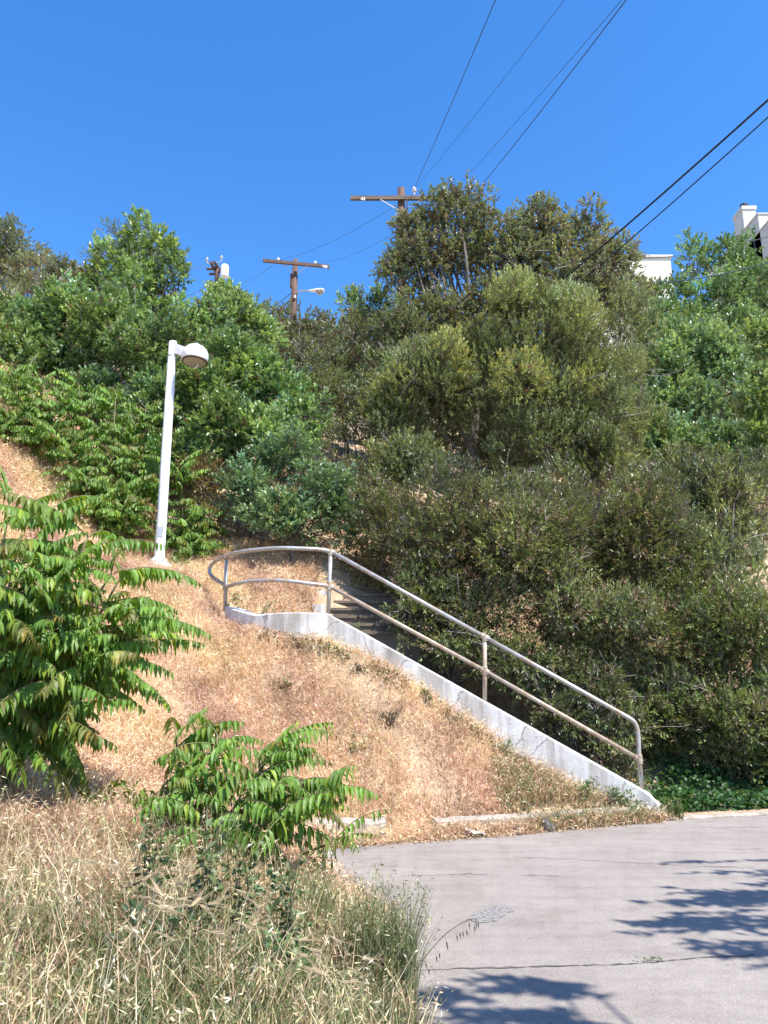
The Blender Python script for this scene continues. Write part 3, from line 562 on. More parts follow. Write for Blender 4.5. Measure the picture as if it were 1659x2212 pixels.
def plant(name, label, cat, lobes_px, kind, dens=24, base=None, group=None, scale=1.0, hue=None, ntw=60, r0=.08, r2=.43, parts=('crown', 'trunk'), fill=.35, bark=None):
    lob = [lobe(*l) for l in lobes_px]; cs = np.array([c for c, r in lob])
    if base is None: bx, by = cs[:, 0].mean(), cs[:, 1].mean() + .1
    else: bx, by = base
    root = empty(name, (bx, by, float(H(bx, by))), label, cat, group)
    PT, ND, HU = crown_points(lob, dens * DM / scale ** 2, r2, fill)
    g = H(PT[:, 0], PT[:, 1]); ok = PT[:, 2] > g + .03; PT = PT[ok]; ND = ND[ok]; HU = HU[ok] * (np.array(hue) if hue is not None else 1.0)
    V, Fq, C = crown_leaves(PT, ND, kind, scale, HU); NL[0] += len(Fq) // 2
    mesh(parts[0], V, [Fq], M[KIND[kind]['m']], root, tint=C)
    db = MB()
    if DEADF[kind] > .05 or kind == 'toyon':
        lowi = np.where(PT[:, 2] < np.percentile(PT[:, 2], 72))[0]
        for i in rs.choice(lowi, min(len(lowi), 34 if DEADF[kind] > .05 else 16), replace=False):
            q = PT[i]; dv = unit(np.array((rs.normal() * .9, -abs(rs.normal()) * .5, rs.normal() * .5 + .25))); L = rs.uniform(.25, .8) * (q[1] / 14)
            pp = bez([q - dv * L * .3, q + dv * L * .3 + rs.normal(size=3) * .05, q + dv * L * .8 + rs.normal(size=3) * .08], 4); db.tube(pp, np.linspace(.010, .003, len(pp)) * (q[1] / 14), 4)
            for _ in range(3): j = rs.randint(2, len(pp)); e = pp[j] + unit(dv + rand_dir(1)[0] * .9) * L * .3; db.tube([pp[j], e], [.004, .0015], 3)
    lv = branches(root.location, lob, PT, ntw, r0); Vv = [np.concatenate(lv.V)] + ([np.concatenate(db.V)] if db.n else []); fl = []; mi = []
    for f in lv.F.values(): f = np.concatenate(f); fl.append(f); mi += [0] * len(f)
    for f in db.F.values(): f = np.concatenate(f) + lv.n; fl.append(f); mi += [1] * len(f)
    mesh(parts[1], np.concatenate(Vv), fl, [bark or M['bark'], M['deadwood']], root, midx=mi, smooth=True)
    return root
SH = ('foliage', 'branches')
# far left ridge
plant('oak_tree', 'hazy olive tree on the skyline at the far left edge', 'tree', [(20,530,75,75,38),(70,600,60,60,37),(-60,560,90,100,38)], 'olivef', 5.5, scale=1.0, r0=.2)
plant('shrub', 'rounded olive shrub on the ridge left of the tall leafy tree', 'shrub', [(140,610,60,55,34),(60,650,70,60,33),(0,680,60,60,32)], 'olivef', 5.5, parts=SH, r0=.12)
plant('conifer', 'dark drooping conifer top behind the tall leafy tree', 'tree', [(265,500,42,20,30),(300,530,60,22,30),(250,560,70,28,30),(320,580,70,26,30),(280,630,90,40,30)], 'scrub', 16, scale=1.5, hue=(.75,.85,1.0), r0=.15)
# tall leafy tree
plant('leafy_tree', 'tall open leafy green tree rising above the left skyline', 'tree', [(308,500,38,36,17),(350,545,48,40,17),(240,560,50,45,17),(300,610,75,55,17),(375,590,30,40,17),(210,620,45,45,17),(300,670,100,60,17)], 'toyon', 15, scale=1.25, base=(-5.2,17.4), r0=.12, ntw=90, hue=(1.1,1.05,1.0), r2=.3, fill=.2)
for i, (lb, lbs) in enumerate([
  ('glossy green shrub mass below the tall leafy tree', [(230,720,110,85,15.5),(330,760,90,80,15),(140,700,90,80,16)]),
  ('glossy green shrub at the left edge under the ridge', [(40,760,90,80,15.5),(20,690,70,50,17)]),
  ('pale glinting green shrub on the skyline beside the transformer pole', [(490,690,70,65,17),(430,720,70,70,16.5),(560,720,45,50,17.5),(480,640,35,28,17.5),(545,668,20,30,17.8)]),
  ('glossy green shrub just right of the white lamp head', [(520,800,85,80,15),(430,850,70,75,14.5),(600,860,70,70,15),(350,860,80,80,14.6)]),
  ('glossy green shrub at centre left below the lamp head', [(480,930,90,70,14),(590,950,80,60,14),(660,900,60,50,14.5),(410,990,60,40,13.8)])]):
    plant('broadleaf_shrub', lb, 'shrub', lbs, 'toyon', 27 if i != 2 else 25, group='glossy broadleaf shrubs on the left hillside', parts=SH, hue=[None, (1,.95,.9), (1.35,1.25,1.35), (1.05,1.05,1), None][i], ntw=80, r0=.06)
# dark shrubs behind centre
plant('olive_shrub', 'dark olive shrub behind and below the street light pole', 'shrub', [(620,740,70,75,20),(680,800,80,90,19.5),(590,700,50,35,21)], 'oak', 15, scale=1.15, parts=SH)
plant('olive_shrub', 'dark olive shrub left of the tall oak under the blue gap', 'shrub', [(760,780,80,85,20),(800,720,60,50,21),(720,720,60,45,21),(720,900,70,70,18)], 'oak', 15, scale=1.15, parts=SH, hue=(.95,.95,.95))
plant('pale_shrub', 'two pale green leafy shoots standing up in the blue gap', 'shrub', [(766,665,26,38,22),(822,665,22,38,22),(795,705,50,25,22)], 'bright', 16, scale=1.0, parts=SH, r0=.04)
# oak around the pole
plant('oak_tree', 'large olive oak with a domed crown around the tall utility pole', 'tree', [(985,470,85,72,20.5),(880,485,34,28,20.3),(848,590,36,32,20.3),(935,442,34,24,20.3),(895,540,50,34,20.3),(930,560,90,50,20.4),(1130,580,110,60,20.2),(1160,480,70,50,20.5),(1290,590,90,70,20.2),(1050,690,90,50,20),(960,700,70,50,20),(900,500,55,40,20.5),(1080,520,85,75,20.5),(1180,530,80,75,20.5),(1260,520,70,75,20.5),(1340,555,45,55,20.3),(1000,560,85,40,20.5),(860,575,40,28,20.6),(1230,630,110,60,20),(1060,640,90,50,20),(900,640,60,40,20.5),(1330,640,60,50,20),(1370,640,35,50,20)],
      'oak', 15, scale=1.15, hue=(1.08,1.08,1.1), base=(2.3,20.5), r0=.2, ntw=160, r2=.38, fill=.3)
# central acacia-like shrubs
cg = 'narrow-leaved yellow-green shrubs behind the stair'
plant('narrow_leaf_shrub', 'biggest yellow-green narrow-leaved bush at centre right below the oak', 'shrub', [(1110,790,190,170,16),(930,850,130,140,15.9),(1260,860,110,160,16),(1120,660,90,50,16.2),(840,900,70,90,15.8),(1230,690,70,60,16.2)], 'acacia', 30, group=cg, parts=SH, base=(2.1,16.3), r0=.1, ntw=160)
plant('narrow_leaf_shrub', 'yellow-green bush with a visible dark trunk under its crown at centre', 'shrub', [(1190,960,120,80,15.2),(1310,1000,70,90,14.9),(880,1010,90,70,14.8)], 'acacia', 29, group=cg, parts=SH, hue=(.85,.9,.9), base=(2.0,15.2), r0=.1, ntw=120)
plant('narrow_leaf_shrub', 'dark olive bush hanging over the upper handrail', 'shrub', [(860,1130,90,110,12.6),(990,1170,120,130,11.7),(1120,1180,120,130,11.3),(930,1300,80,60,11.5),(1060,1320,80,60,11.1)], 'scrub', 50, group=cg, parts=SH, r0=.07, ntw=160)
plant('narrow_leaf_shrub', 'mottled olive bush behind the middle of the sloping handrail', 'shrub', [(1250,1160,130,130,11.8),(1390,1170,110,130,11.8),(1220,1330,110,80,11.2),(1320,1350,90,80,11.0)], 'scrub', 50, group=cg, parts=SH, hue=(1.05,1.05,1), r0=.07, ntw=160)
plant('narrow_leaf_shrub', 'sunlit olive bush along the right edge above the shaded thicket', 'shrub', [(1450,1080,110,90,13.3),(1590,1110,120,110,12.8),(1540,1220,110,80,12.2)], 'acacia', 32, group=cg, parts=SH, hue=(.85,.85,.95), r0=.07, ntw=160)
plant('narrow_leaf_shrub', 'dense dark thicket at the right edge above the green ground cover', 'shrub', [(1470,1380,140,130,11.5),(1610,1400,110,140,11.2),(1420,1530,90,90,11.1),(1560,1580,130,110,10.9),(1660,1560,70,110,10.7)], 'scrub', 50, group=cg, parts=SH, hue=(1.0,1.1,.95), r0=.06, ntw=200)
# right side trees
plant('green_tree', 'tall deep green tree in front of the stucco house', 'tree', [(1505,560,45,50,26),(1590,555,40,55,26),(1450,640,60,50,25),(1405,700,50,60,25),(1440,720,60,60,24),(1600,600,60,60,26),(1540,650,80,60,25),(1640,620,60,60,25),(1480,700,90,45,24),(1620,710,70,50,24)], 'bright', 9.5, scale=1.35, hue=(.72,.8,.7), r0=.16, ntw=100, r2=.33)
plant('green_tree', 'pale fresh green tree at the right below the house', 'tree', [(1440,800,90,85,20),(1520,770,80,60,20),(1570,800,85,75,20),(1420,900,70,70,19.5),(1530,900,95,80,19.3),(1640,880,60,90,19)], 'bright', 15, scale=1.1, hue=(1.05,1.05,1.05), r0=.12, ntw=100)
plant('green_tree', 'yellow-green leafy branch tips entering at the right edge', 'tree', [(1650,740,40,35,14),(1640,860,50,60,14),(1655,960,40,50,14)], 'bright', 24, scale=.95, hue=(1.1,1.05,.75), r0=.05, base=(9,14.5))
for lb, lbs, kd, hu in [
  ('distant brush on the hill behind the central bushes', [(900,800,120,90,27),(1060,820,120,90,27),(1220,830,120,90,27),(1380,830,110,90,27),(760,800,110,80,27),(1000,930,140,80,23),(1200,950,140,80,23),(1360,960,100,80,23)], 'olivef', (.9,1,.9)),
  ('bush leaning over the shaded steps beside the handrail', [(930,1265,75,50,11.4),(900,1330,55,40,11.2),(985,1385,60,35,10.9),(1070,1430,60,40,10.8)], 'scrub', (.95,1.0,.95)),
  ('low dark brush under the bushes behind the lower handrail', [(1150,1440,90,50,10.9),(1260,1480,90,60,10.8),(1210,1560,60,40,10.5),(1320,1580,60,60,10.6),(1340,1660,50,50,10.3)], 'scrub', (.9,.95,.9)),
  ('shadowy brush on the bank behind the bare trunk at centre', [(1060,985,120,55,17.5),(940,960,80,50,17.5),(1180,1000,80,50,17.5),(1090,1055,90,30,14.2)], 'scrub', (.8,.85,.8)),
  ('distant brush on the skyline left of the street light pole', [(560,760,110,80,27),(420,760,110,80,27),(680,745,70,40,28)], 'olivef', (.9,1,.9)),
  ('mixed green brush on the hillside between the blue-green bush and the oak', [(700,850,90,70,18),(640,930,70,60,16.5),(760,960,80,60,16.5),(800,1040,70,50,15.5),(720,1040,60,50,15)], 'scrub', (1.05,1.1,1.1)),
  ('dark brush on the hillside under the oak at centre', [(880,730,80,70,19),(860,800,80,60,18),(940,690,70,50,19.5),(820,860,60,60,17)], 'oak', (.9,.95,.9)),
  ('olive brush between the oak and the pale green tree', [(1350,700,70,80,18.5),(1340,800,60,70,18),(1380,920,70,70,17),(1330,1010,70,60,16)], 'acacia', (.9,.9,1)),
  ('green brush behind the bushes at the right edge', [(1450,980,90,60,17),(1560,980,90,60,17),(1650,1000,60,70,16),(1500,760,90,60,21)], 'bright', (.8,.85,.8)),
  ('olive brush on the left slope below the ridge', [(60,780,90,60,16),(150,790,80,60,16),(220,860,80,50,15),(20,860,60,50,14.5)], 'toyon', (1,1,1)),
  ('dark brush behind the lamp pole', [(330,920,80,70,14.5),(390,1000,60,40,13.9),(300,1000,70,40,13.6)], 'toyon', (.9,.95,.9))]:
    plant('hillside_shrub', lb, 'shrub', lbs, kd, 6 if kd == 'olivef' else 44 if lbs[0][4] < 12 else 20 if lbs[0][4] > 16 else 26, parts=SH, hue=hu, r0=.05)
# blue-green shrub with trunk by the curved rail
plant('broadleaf_shrub', 'blue-green bush with bare dark stems behind the curved rail', 'shrub', [(610,990,85,60,13.2),(540,1060,60,50,12.9),(700,1060,70,75,12.9),(600,1110,80,50,12.6),(745,1140,45,50,12.8),(660,1130,50,40,12.6)], 'bluegr', 33, parts=SH, hue=(1.1,1.15,.9), base=(-1.55,12.7), r0=.05, ntw=140)
plant('ground_cover_shrub', 'olive brown scrub on the bank behind the landing', 'shrub', [(440,1040,60,40,13.4),(450,1120,45,30,13),(780,1230,60,45,12.9)], 'scrub', 26, parts=SH, hue=(1.3,1.0,.9), r0=.04)
print('leaves', NL[0])

# ---------------------------------------------------------------- pinnate saplings (tree of heaven look)
def leaflet_strip(p, d, up, L, Wd, droop, col, seg=4):
    n = len(p); ts = np.linspace(0, 1, seg + 1); wprof = np.array([.25, 1, .85, .45, .02])[:seg + 1]
    d = d.copy(); pos = p.copy(); V = []; step = L[:, None] / seg
    for i in range(seg + 1):
        s = unit(np.cross(d, up)); nn_ = np.cross(s, d); w = Wd[:, None] * wprof[i] * .5
        V += [pos + s * w + nn_ * w * .35, pos, pos - s * w + nn_ * w * .35]
        d = unit(d + np.array((0, 0, -1.0)) * droop[:, None] / seg); pos = pos + d * step
    V = np.stack(V, 1); m_ = V.shape[1]; k = np.arange(n)[:, None] * m_; fs = []
    for i in range(seg):
        a = k + 3 * i; fs.append(np.concatenate([a, a + 1, a + 4, a + 3], 1)); fs.append(np.concatenate([a + 1, a + 2, a + 5, a + 4], 1))
    return V.reshape(-1, 3), np.concatenate(fs), np.repeat(col, m_, 0)
def frond_set(fr, seg=4, np_=13, L0=.115, W0=.034, red=.28):
    """fr: list of (origin, dir, length, droop)"""
    A = []; B_ = []; Cc = []; off_ = 0; rb = MB()
    for (o, d, FL, dp) in fr:
        o = np.array(o, float); d = unit(np.array(d, float)); pts = [o.copy()]; m_ = 14; dd = d.copy(); p = o.copy(); tang = [dd.copy()]
        for i in range(m_): dd = unit(dd + np.array((0, 0, -1.0)) * dp / m_); p = p + dd * FL / m_; pts.append(p.copy()); tang.append(dd.copy())
        pts = np.array(pts); tang = np.array(tang); rb.tube(pts[::2], np.linspace(.0045, .0015, len(pts[::2])), 4, caps=False)
        k = max(6, int(np_ * rs.uniform(.85, 1.15))); t = np.linspace(.2, .99, k); ii = t * m_; i0 = ii.astype(int).clip(0, m_ - 1); f = (ii - i0)[:, None]
        pp_ = pts[i0] * (1 - f) + pts[i0 + 1] * f; tt = unit(tang[i0]); side = unit(np.cross(tt, (0, 0, 1.0)) + 1e-6)
        redness = rs.rand() < red
        for s in (-1, 1):
            sz = (np.sin(np.pi * np.clip(t * .85 + .1, 0, 1)) ** .5) * FL / .6; sz = np.clip(sz, .3, 1.4)
            dl = unit(tt * .4 + side * s * 1.0 + np.array((0, 0, -.5)) + rand_dir(k) * .15)
            g = np.array((.125, .235, .036)) * rs.uniform(.75, 1.3); cl = np.tile(g, (k, 1)) * rs.uniform(.8, 1.25, (k, 1))
            if redness: w_ = np.clip((t - .45) * 1.5, 0, .7)[:, None]; cl = cl * (1 - w_) + np.array((.19, .13, .05)) * w_
            yl = rs.rand(k) < .12; cl[yl] = cl[yl] * (1.8, 1.35, 1.0)
            kk = rs.rand(k) > .06; V, Fq, C = leaflet_strip(pp_[kk], dl[kk], (np.tile((0, 0, 1.0), (k, 1)) + rand_dir(k) * .3)[kk], (L0 * sz * rs.uniform(.7, 1.2, k))[kk], (W0 * sz * rs.uniform(.75, 1.2, k))[kk], rs.uniform(1.0, 2.8, k)[kk], cl[kk], seg)
            A.append(V); B_.append(Fq + off_); Cc.append(C); off_ += len(V)
    return np.concatenate(A), np.concatenate(B_), np.concatenate(Cc), rb
def sapling(label, base, stems, seg=4, group=None, L0=.115, W0=.034, np_=13, per=9, FL=.6, name='pinnate_sapling'):
    """stems: world tip positions; each tip carries a whorl of fronds"""
    bz_ = float(H(base[0], base[1])); root = empty(name, (*base, bz_), label, 'plant', group); st = MB(); fr = []; b0 = np.array((*base, bz_))
    for (tp, hd, pn, fl) in stems:
        tp = np.array(tp, float); mid = b0 * .45 + tp * .55 + np.array((0, 0, -.05)) + rs.normal(size=3) * .05
        pts = bez([b0 - (0, 0, .1), b0 * .75 + tp * .25 + rs.normal(size=3) * .04, mid, tp], 5); st.tube(pts, np.linspace(.018, .007, len(pts)), 6)
        for k in range(pn):
            t = 1 if k < 2 else rs.uniform(.0, 1) ** .6; o = pts[int((.55 + .45 * t) * (len(pts) - 1))]
            a = rs.uniform(0, 2 * np.pi) if hd is None else hd + rs.normal() * .75
            el = .9 * (t - .25) + rs.normal() * .18
            d = np.array((math.cos(a) * math.cos(el), math.sin(a) * math.cos(el), math.sin(el))); fr.append((o, d, fl * rs.uniform(.75, 1.2), rs.uniform(.6, 1.3)))
    V, Fq, C, rb = frond_set(fr, seg, np_, L0, W0)
    mesh('leaves', V, [Fq], M['leaf_ail'], root, tint=C, smooth=False)
    rb.build('leaf_stalks', M['stem'], root); st.build('stem', M['stem'], root, smooth=True)
    return root
pg = 'feathery pinnate-leaved saplings on the bank'
# big near one
tips = [(20,1090,5.3),(110,1100,5.4),(190,1160,5.2),(60,1180,5.0),(240,1240,5.3),(140,1250,4.9),(20,1260,4.8),(230,1320,5.2),(110,1340,4.9),(-30,1360,4.8),(230,1370,5.1),(140,1400,5.0),(40,1400,4.9),(190,1420,5.1),(-60,1200,5.0),(-80,1320,5),(300,1350,5.4),(270,1230,5.5)]
sapling('large feathery green sapling filling the left edge beneath the lamp', (-2.75, 5.5), [(P(*t), None if i % 3 else 0.0, 17, .56) for i, t in enumerate(tips)], per=12, group=pg, L0=.13, W0=.042, np_=15)
tips = [(380,1600,5.3),(470,1590,5.2),(560,1640,5.2),(420,1680,5.0),(520,1720,5.0),(640,1690,5.1),(350,1700,5.1),(680,1720,5.0),(590,1610,5.3),(440,1760,4.9),(600,1760,4.9)]
sapling('small dark feathery sapling in the grass at lower centre left', (-1.15, 5.3), [(P(*t), None if i % 2 else .2, 13, .44) for i, t in enumerate(tips)], group=pg, L0=.165, W0=.046, np_=10)
sapling('lone drooping frond sprig reaching over the road corner', (-.75, 5.6), [(P(720, 1820, 5.3), .05, 3, .42)], group=pg, L0=.11, W0=.032, np_=10)
# mid distance ones
for lb, base_px, tl in [
   ('feathery sapling clump at the left edge below the glossy shrubs', (60, 1030, 12.6), [(20,800,13),(90,820,12.8),(60,880,12.6),(140,860,12.8),(10,900,12.5),(110,930,12.3)]),
   ('feathery sapling clump left of the lamp pole', (230, 1080, 12.4), [(170,830,13),(250,860,12.8),(200,920,12.5),(290,920,12.8),(150,960,12.2),(240,990,12.2),(310,980,12.4),(330,900,13)]),
   ('low feathery sapling clump under the others left of the lamp pole', (250, 1130, 12), [(180,1030,12),(260,1050,12),(310,1040,12.3),(200,1090,11.8),(270,1100,11.8)]),
   ('feathery sapling behind the lamp pole base on its right', (400, 1200, 12.6), [(385,1010,13),(400,1110,12.7),(430,1130,12.8),(380,1160,12.6),(420,1180,12.5)])]:
    b_ = P(*base_px); sapling(lb, (b_[0], b_[1]), [(P(*t), None, 34, .55) for t in tl], seg=2, group=pg, L0=.125, W0=.045, np_=12)

# ---------------------------------------------------------------- grass (stuff)
def blades(x, y, h, w, col, lean=.35, heads=None, head_len=.035, head_w=.009, curl=.5, name='dry_grass', label=None, mat='straw', z=None):
    n = len(x); z = H(x, y) if z is None else z; p = np.stack([x, y, z - .01], -1); a = rs.uniform(0, 2 * np.pi, n); ld = np.stack([np.cos(a), np.sin(a), 0 * a], -1)
    d = unit(np.array((0, 0, 1.0)) + ld * (lean * rs.uniform(.2, 1.6, n))[:, None]); b_ = rs.uniform(0, 2 * np.pi, n); s = unit(np.stack([np.cos(b_), np.sin(b_), 0 * b_], -1))
    h = h[:, None]; w = w[:, None]; c1 = p + d * h * .55; d2 = unit(d + ld * curl - np.array((0, 0, .25 * curl))); c2 = c1 + d2 * h * .45
    V = np.stack([p - s * w * .5, p + s * w * .5, c1 + s * w * .45, c1 - s * w * .45, c2], 1).reshape(-1, 3); k = np.arange(n)[:, None] * 5
    Q = [np.concatenate([k, k + 1, k + 2, k + 3], 1)]; T = [np.concatenate([k + 3, k + 2, k + 4], 1)]; C = np.repeat(col, 5, 0)
    if heads is not None:
        hs_ = np.where(rs.rand(n) < heads)[0]; m_ = len(hs_); reps = 3
        o = np.repeat(c2[hs_], reps, 0) - np.repeat(d2[hs_], reps, 0) * rs.uniform(0, .25, (m_ * reps, 1)) * np.repeat(h[hs_], reps, 0)
        dd = unit(np.repeat(d2[hs_], reps, 0) * .6 + rand_dir(m_ * reps) * .7 - np.array((0, 0, .35))); ss = unit(np.cross(dd, rand_dir(m_ * reps)))
        L = (head_len * rs.uniform(.6, 1.4, m_ * reps))[:, None]; Wh = (head_w * rs.uniform(.7, 1.3, m_ * reps))[:, None]
        V2 = np.stack([o, o + dd * L * .4 + ss * Wh * .5, o + dd * L, o + dd * L * .4 - ss * Wh * .5], 1).reshape(-1, 3); k2 = np.arange(m_ * reps)[:, None] * 4 + len(V)
        Q.append(np.concatenate([k2, k2 + 1, k2 + 2, k2 + 3], 1)); C = np.concatenate([C, np.repeat(np.repeat(col[hs_], reps, 0) * rs.uniform(.85, 1.3, (m_ * reps, 1)), 4, 0)]); V = np.concatenate([V, V2])
    o = mesh(name, V, [np.concatenate(Q), np.concatenate(T)], M[mat], tint=C); return tag(o, label, 'grass', kind='stuff')
WALLB = np.array([(p[0], p[1]) for p in path])
def stair_zone(x, y):   # behind the front face of the side wall
    yw = np.interp(x, WALLB[::-1, 0], WALLB[::-1, 1]); return (x > -2.35) & (x < 3.3) & (y > yw - .02) & (y < 11.3)
STRAW = np.array([(.64,.46,.27),(.74,.59,.36),(.54,.34,.23),(.68,.47,.38),(.80,.70,.50),(.38,.26,.15)])
def straw_col(n, p=(.28,.22,.18,.16,.10,.06), xy=None):
    c = STRAW[rs.choice(6, n, p=p)] * rs.uniform(.8, 1.2, (n, 1))
    if xy is not None:
        v1 = vnoise(xy[0], xy[1], 1.9, 11)[:, None]; v2 = vnoise(xy[0], xy[1], 5.0, 12)[:, None]
        c = c * (1 + .16 * v1 + .16 * v2) * (1 + v1 * np.array((-.02, .06, -.03))); c = np.where((v2 * .6 + v1 * .6 < -.45) & (rs.rand(n, 1) < .6), c * np.array((.72, .64, .6)), c)
    return np.clip(c * (1.05, 1.045, 1.06), .02, .85)
def region(n, x0, x1, y0, y1, f=None):
    x = rs.uniform(x0, x1, n); y = rs.uniform(y0, y1, n); ok = ~inside(x, y, ROAD) & ~stair_zone(x, y) & ~((x > -1.1) & (y > 11.2) & (y < 13.5) & (x < .8))
    ok &= ~((seg_dist(x, y, np.array([(-1.3, 8.02), (-.55, 8.15), (0.02, 8.2)]), False) < .14) | (seg_dist(x, y, np.array([(.55, 8.36), (1.35, 8.57), (1.9, 8.73), (2.6, 9.0), (3.1, 9.14)]), False) < .09))
    # only what the view can hold
    z = 1.0; f_ = y * math.cos(TH); ok &= np.abs(x) < .60 * f_ + .9
    x = x[ok]; y = y[ok]
    if f is not None: k = f(x, y); x = x[k]; y = y[k]
    return x, y
x, y = region(420000, -7.5, 3.3, 7.2, 13.2, lambda x, y: rs.rand(len(x)) < np.clip(.8 + .5 * vnoise(x, y, 1.9, 3) + .3 * vnoise(x, y, 4.7, 9), .12, 1) * np.where((x > -2.3) & (y > 11), .35, 1))
n = len(x); blades(x, y, rs.uniform(.07, .24, n) * (1 + .3 * vnoise(x, y, 2.7, 4)), rs.uniform(.003, .007, n), straw_col(n, xy=(x, y)), .5, .35, .055, .0065, .8, 'dry_grass', 'dry straw-coloured grass covering the slope below the stair wall')
x, y = region(110000, -4.6, .35, 4.9, 7.4, lambda x, y: rs.rand(len(x)) < .95)
n = len(x); blades(x, y, rs.uniform(.08, .26, n), rs.uniform(.0035, .0065, n), straw_col(n, xy=(x, y)), .55, .4, .035, .008, .8, 'dry_grass', 'dry pinkish grass around the feathery saplings on the near bank')
def gmix(n, g, xy=None):
    c = straw_col(n, (.22,.18,.2,.12,.08,.20), xy); k = rs.rand(n) < g; c[k] = np.array([(.13,.18,.05),(.08,.12,.035),(.22,.24,.10),(.15,.19,.09)])[rs.choice(4, k.sum())] * rs.uniform(.8, 1.25, (k.sum(), 1)); return c
x, y = region(130000, -3.4, .3, 1.7, 5.1, lambda x, y: (rs.rand(len(x)) < np.clip(.7 + .4 * vnoise(x, y, 6, 8), .2, 1)))
n = len(x); gg = np.clip(.10 + .50 * np.clip((5.0 - y) / 1.2, 0, 1) + .3 * vnoise(x, y, 2.2, 6) + .12 * (x + 1), .04, .92); blades(x, y, rs.uniform(.06, .34, n), rs.uniform(.0022, .0058, n), gmix(n, gg, (x, y)) * .84, .36, .25, .03, .005, .7, 'foreground_grass', 'mixed green and dry grass in the foreground at bottom left')
x, y = region(5500, -3.3, .2, 1.9, 5.3, lambda x, y: rs.rand(len(x)) < np.clip(.5 + .6 * vnoise(x, y, 3, 21), 0, 1))
n = len(x); blades(x, y, rs.uniform(.25, .55, n), rs.uniform(.003, .0055, n), np.array([(.70,.56,.33),(.62,.46,.28),(.42,.42,.20),(.78,.68,.48)])[rs.choice(4, n)] * rs.uniform(.8, 1.15, (n, 1)), .22, .8, .03, .006, .45, 'straw_stalks', 'tall upright golden straw stalks in the foreground at bottom left')
# dry grass on the far left hill and litter behind the stair
x, y = region(60000, -14, -4.2, 10.5, 17, None); n = len(x); blades(x, y, rs.uniform(.10, .28, n), rs.uniform(.010, .018, n), straw_col(n, (.25,.3,.1,.1,.2,.05), (x, y)), .6, .3, .05, .02, .7, 'dry_grass', 'pale dry grass on the hillside at the left edge above the big sapling')
x, y = region(70000, -3, 9, 11.3, 20, None); n = len(x); blades(x, y, rs.uniform(.04, .16, n), rs.uniform(.010, .02, n), straw_col(n, (.2,.1,.3,.1,.05,.25)) * .8, 1.1, .3, .05, .02, .7, 'leaf_litter', 'brown leaf litter and dry grass under the bushes behind the stair')
# tufts along the kerb
kx = rs.uniform(.4, 3.15, 2600); kt = .5 + .5 * vnoise(kx, kx * 0, 7, 3); kx = kx[rs.rand(len(kx)) < kt]; ky = np.interp(kx, [.55, 1.35, 1.9, 2.6, 3.1], [8.24, 8.45, 8.61, 8.88, 9.02]) - rs.rand(len(kx)) * .09
n = len(kx); blades(kx, ky, rs.uniform(.05, .24, n), rs.uniform(.004, .008, n), gmix(n, .22), .4, .4, .04, .009, .8, 'dry_grass', 'dry grass tufts leaning over the face of the pale kerb', z=np.maximum(H(kx, ky), 0))
x, y = region(9000, 1.3, 3.2, 8.5, 9.15, None); n = len(x); blades(x, y, rs.uniform(.12, .36, n), rs.uniform(.004, .007, n), gmix(n, .5), .35, .4, .04, .008, .7, 'dry_grass', 'taller greenish grass above the kerb near the end of the wall')
# oat clump at the road edge
def clump(cx, cy, n, r, hmin, hmax, w, cols, name, label, lean=.16, heads=.0, hl=.025, hw=.005, mat='straw', cat='grass', curl=.35):
    a = rs.uniform(0, 2 * np.pi, n); rr = r * np.sqrt(rs.rand(n)); x = cx + rr * np.cos(a); y = cy + rr * np.sin(a); h = rs.uniform(hmin, hmax, n)
    C = np.array(cols)[rs.choice(len(cols), n)] * rs.uniform(.8, 1.25, (n, 1)); o = blades(x, y, h, np.full(n, w) * rs.uniform(.7, 1.3, n), C, lean, heads, hl, hw, curl, name, label, mat, np.maximum(H(x, y), 0)); o['category'] = cat
    if 'kind' in o and name != 'foreground_grass': del o['kind']
    return o
OAT = [(.17,.20,.08),(.13,.17,.065),(.24,.26,.13),(.36,.32,.20),(.10,.14,.05)]
c = G(820, 2190); clump(c[0] + .02, c[1] + .05, 800, .17, .25, .72, .0042, OAT, 'wild_oat_clump', 'tall grey-green wild oat tussock at the road edge, bottom centre', .13, .5, .03, .006, cat='plant')
c = G(770, 2160); clump(c[0] - .15, c[1] + .3, 500, .22, .2, .5, .004, OAT, 'wild_oat_clump', 'shorter green-grey grass tussock left of the tall oat tussock', .2, .3, .03, .006, cat='plant')
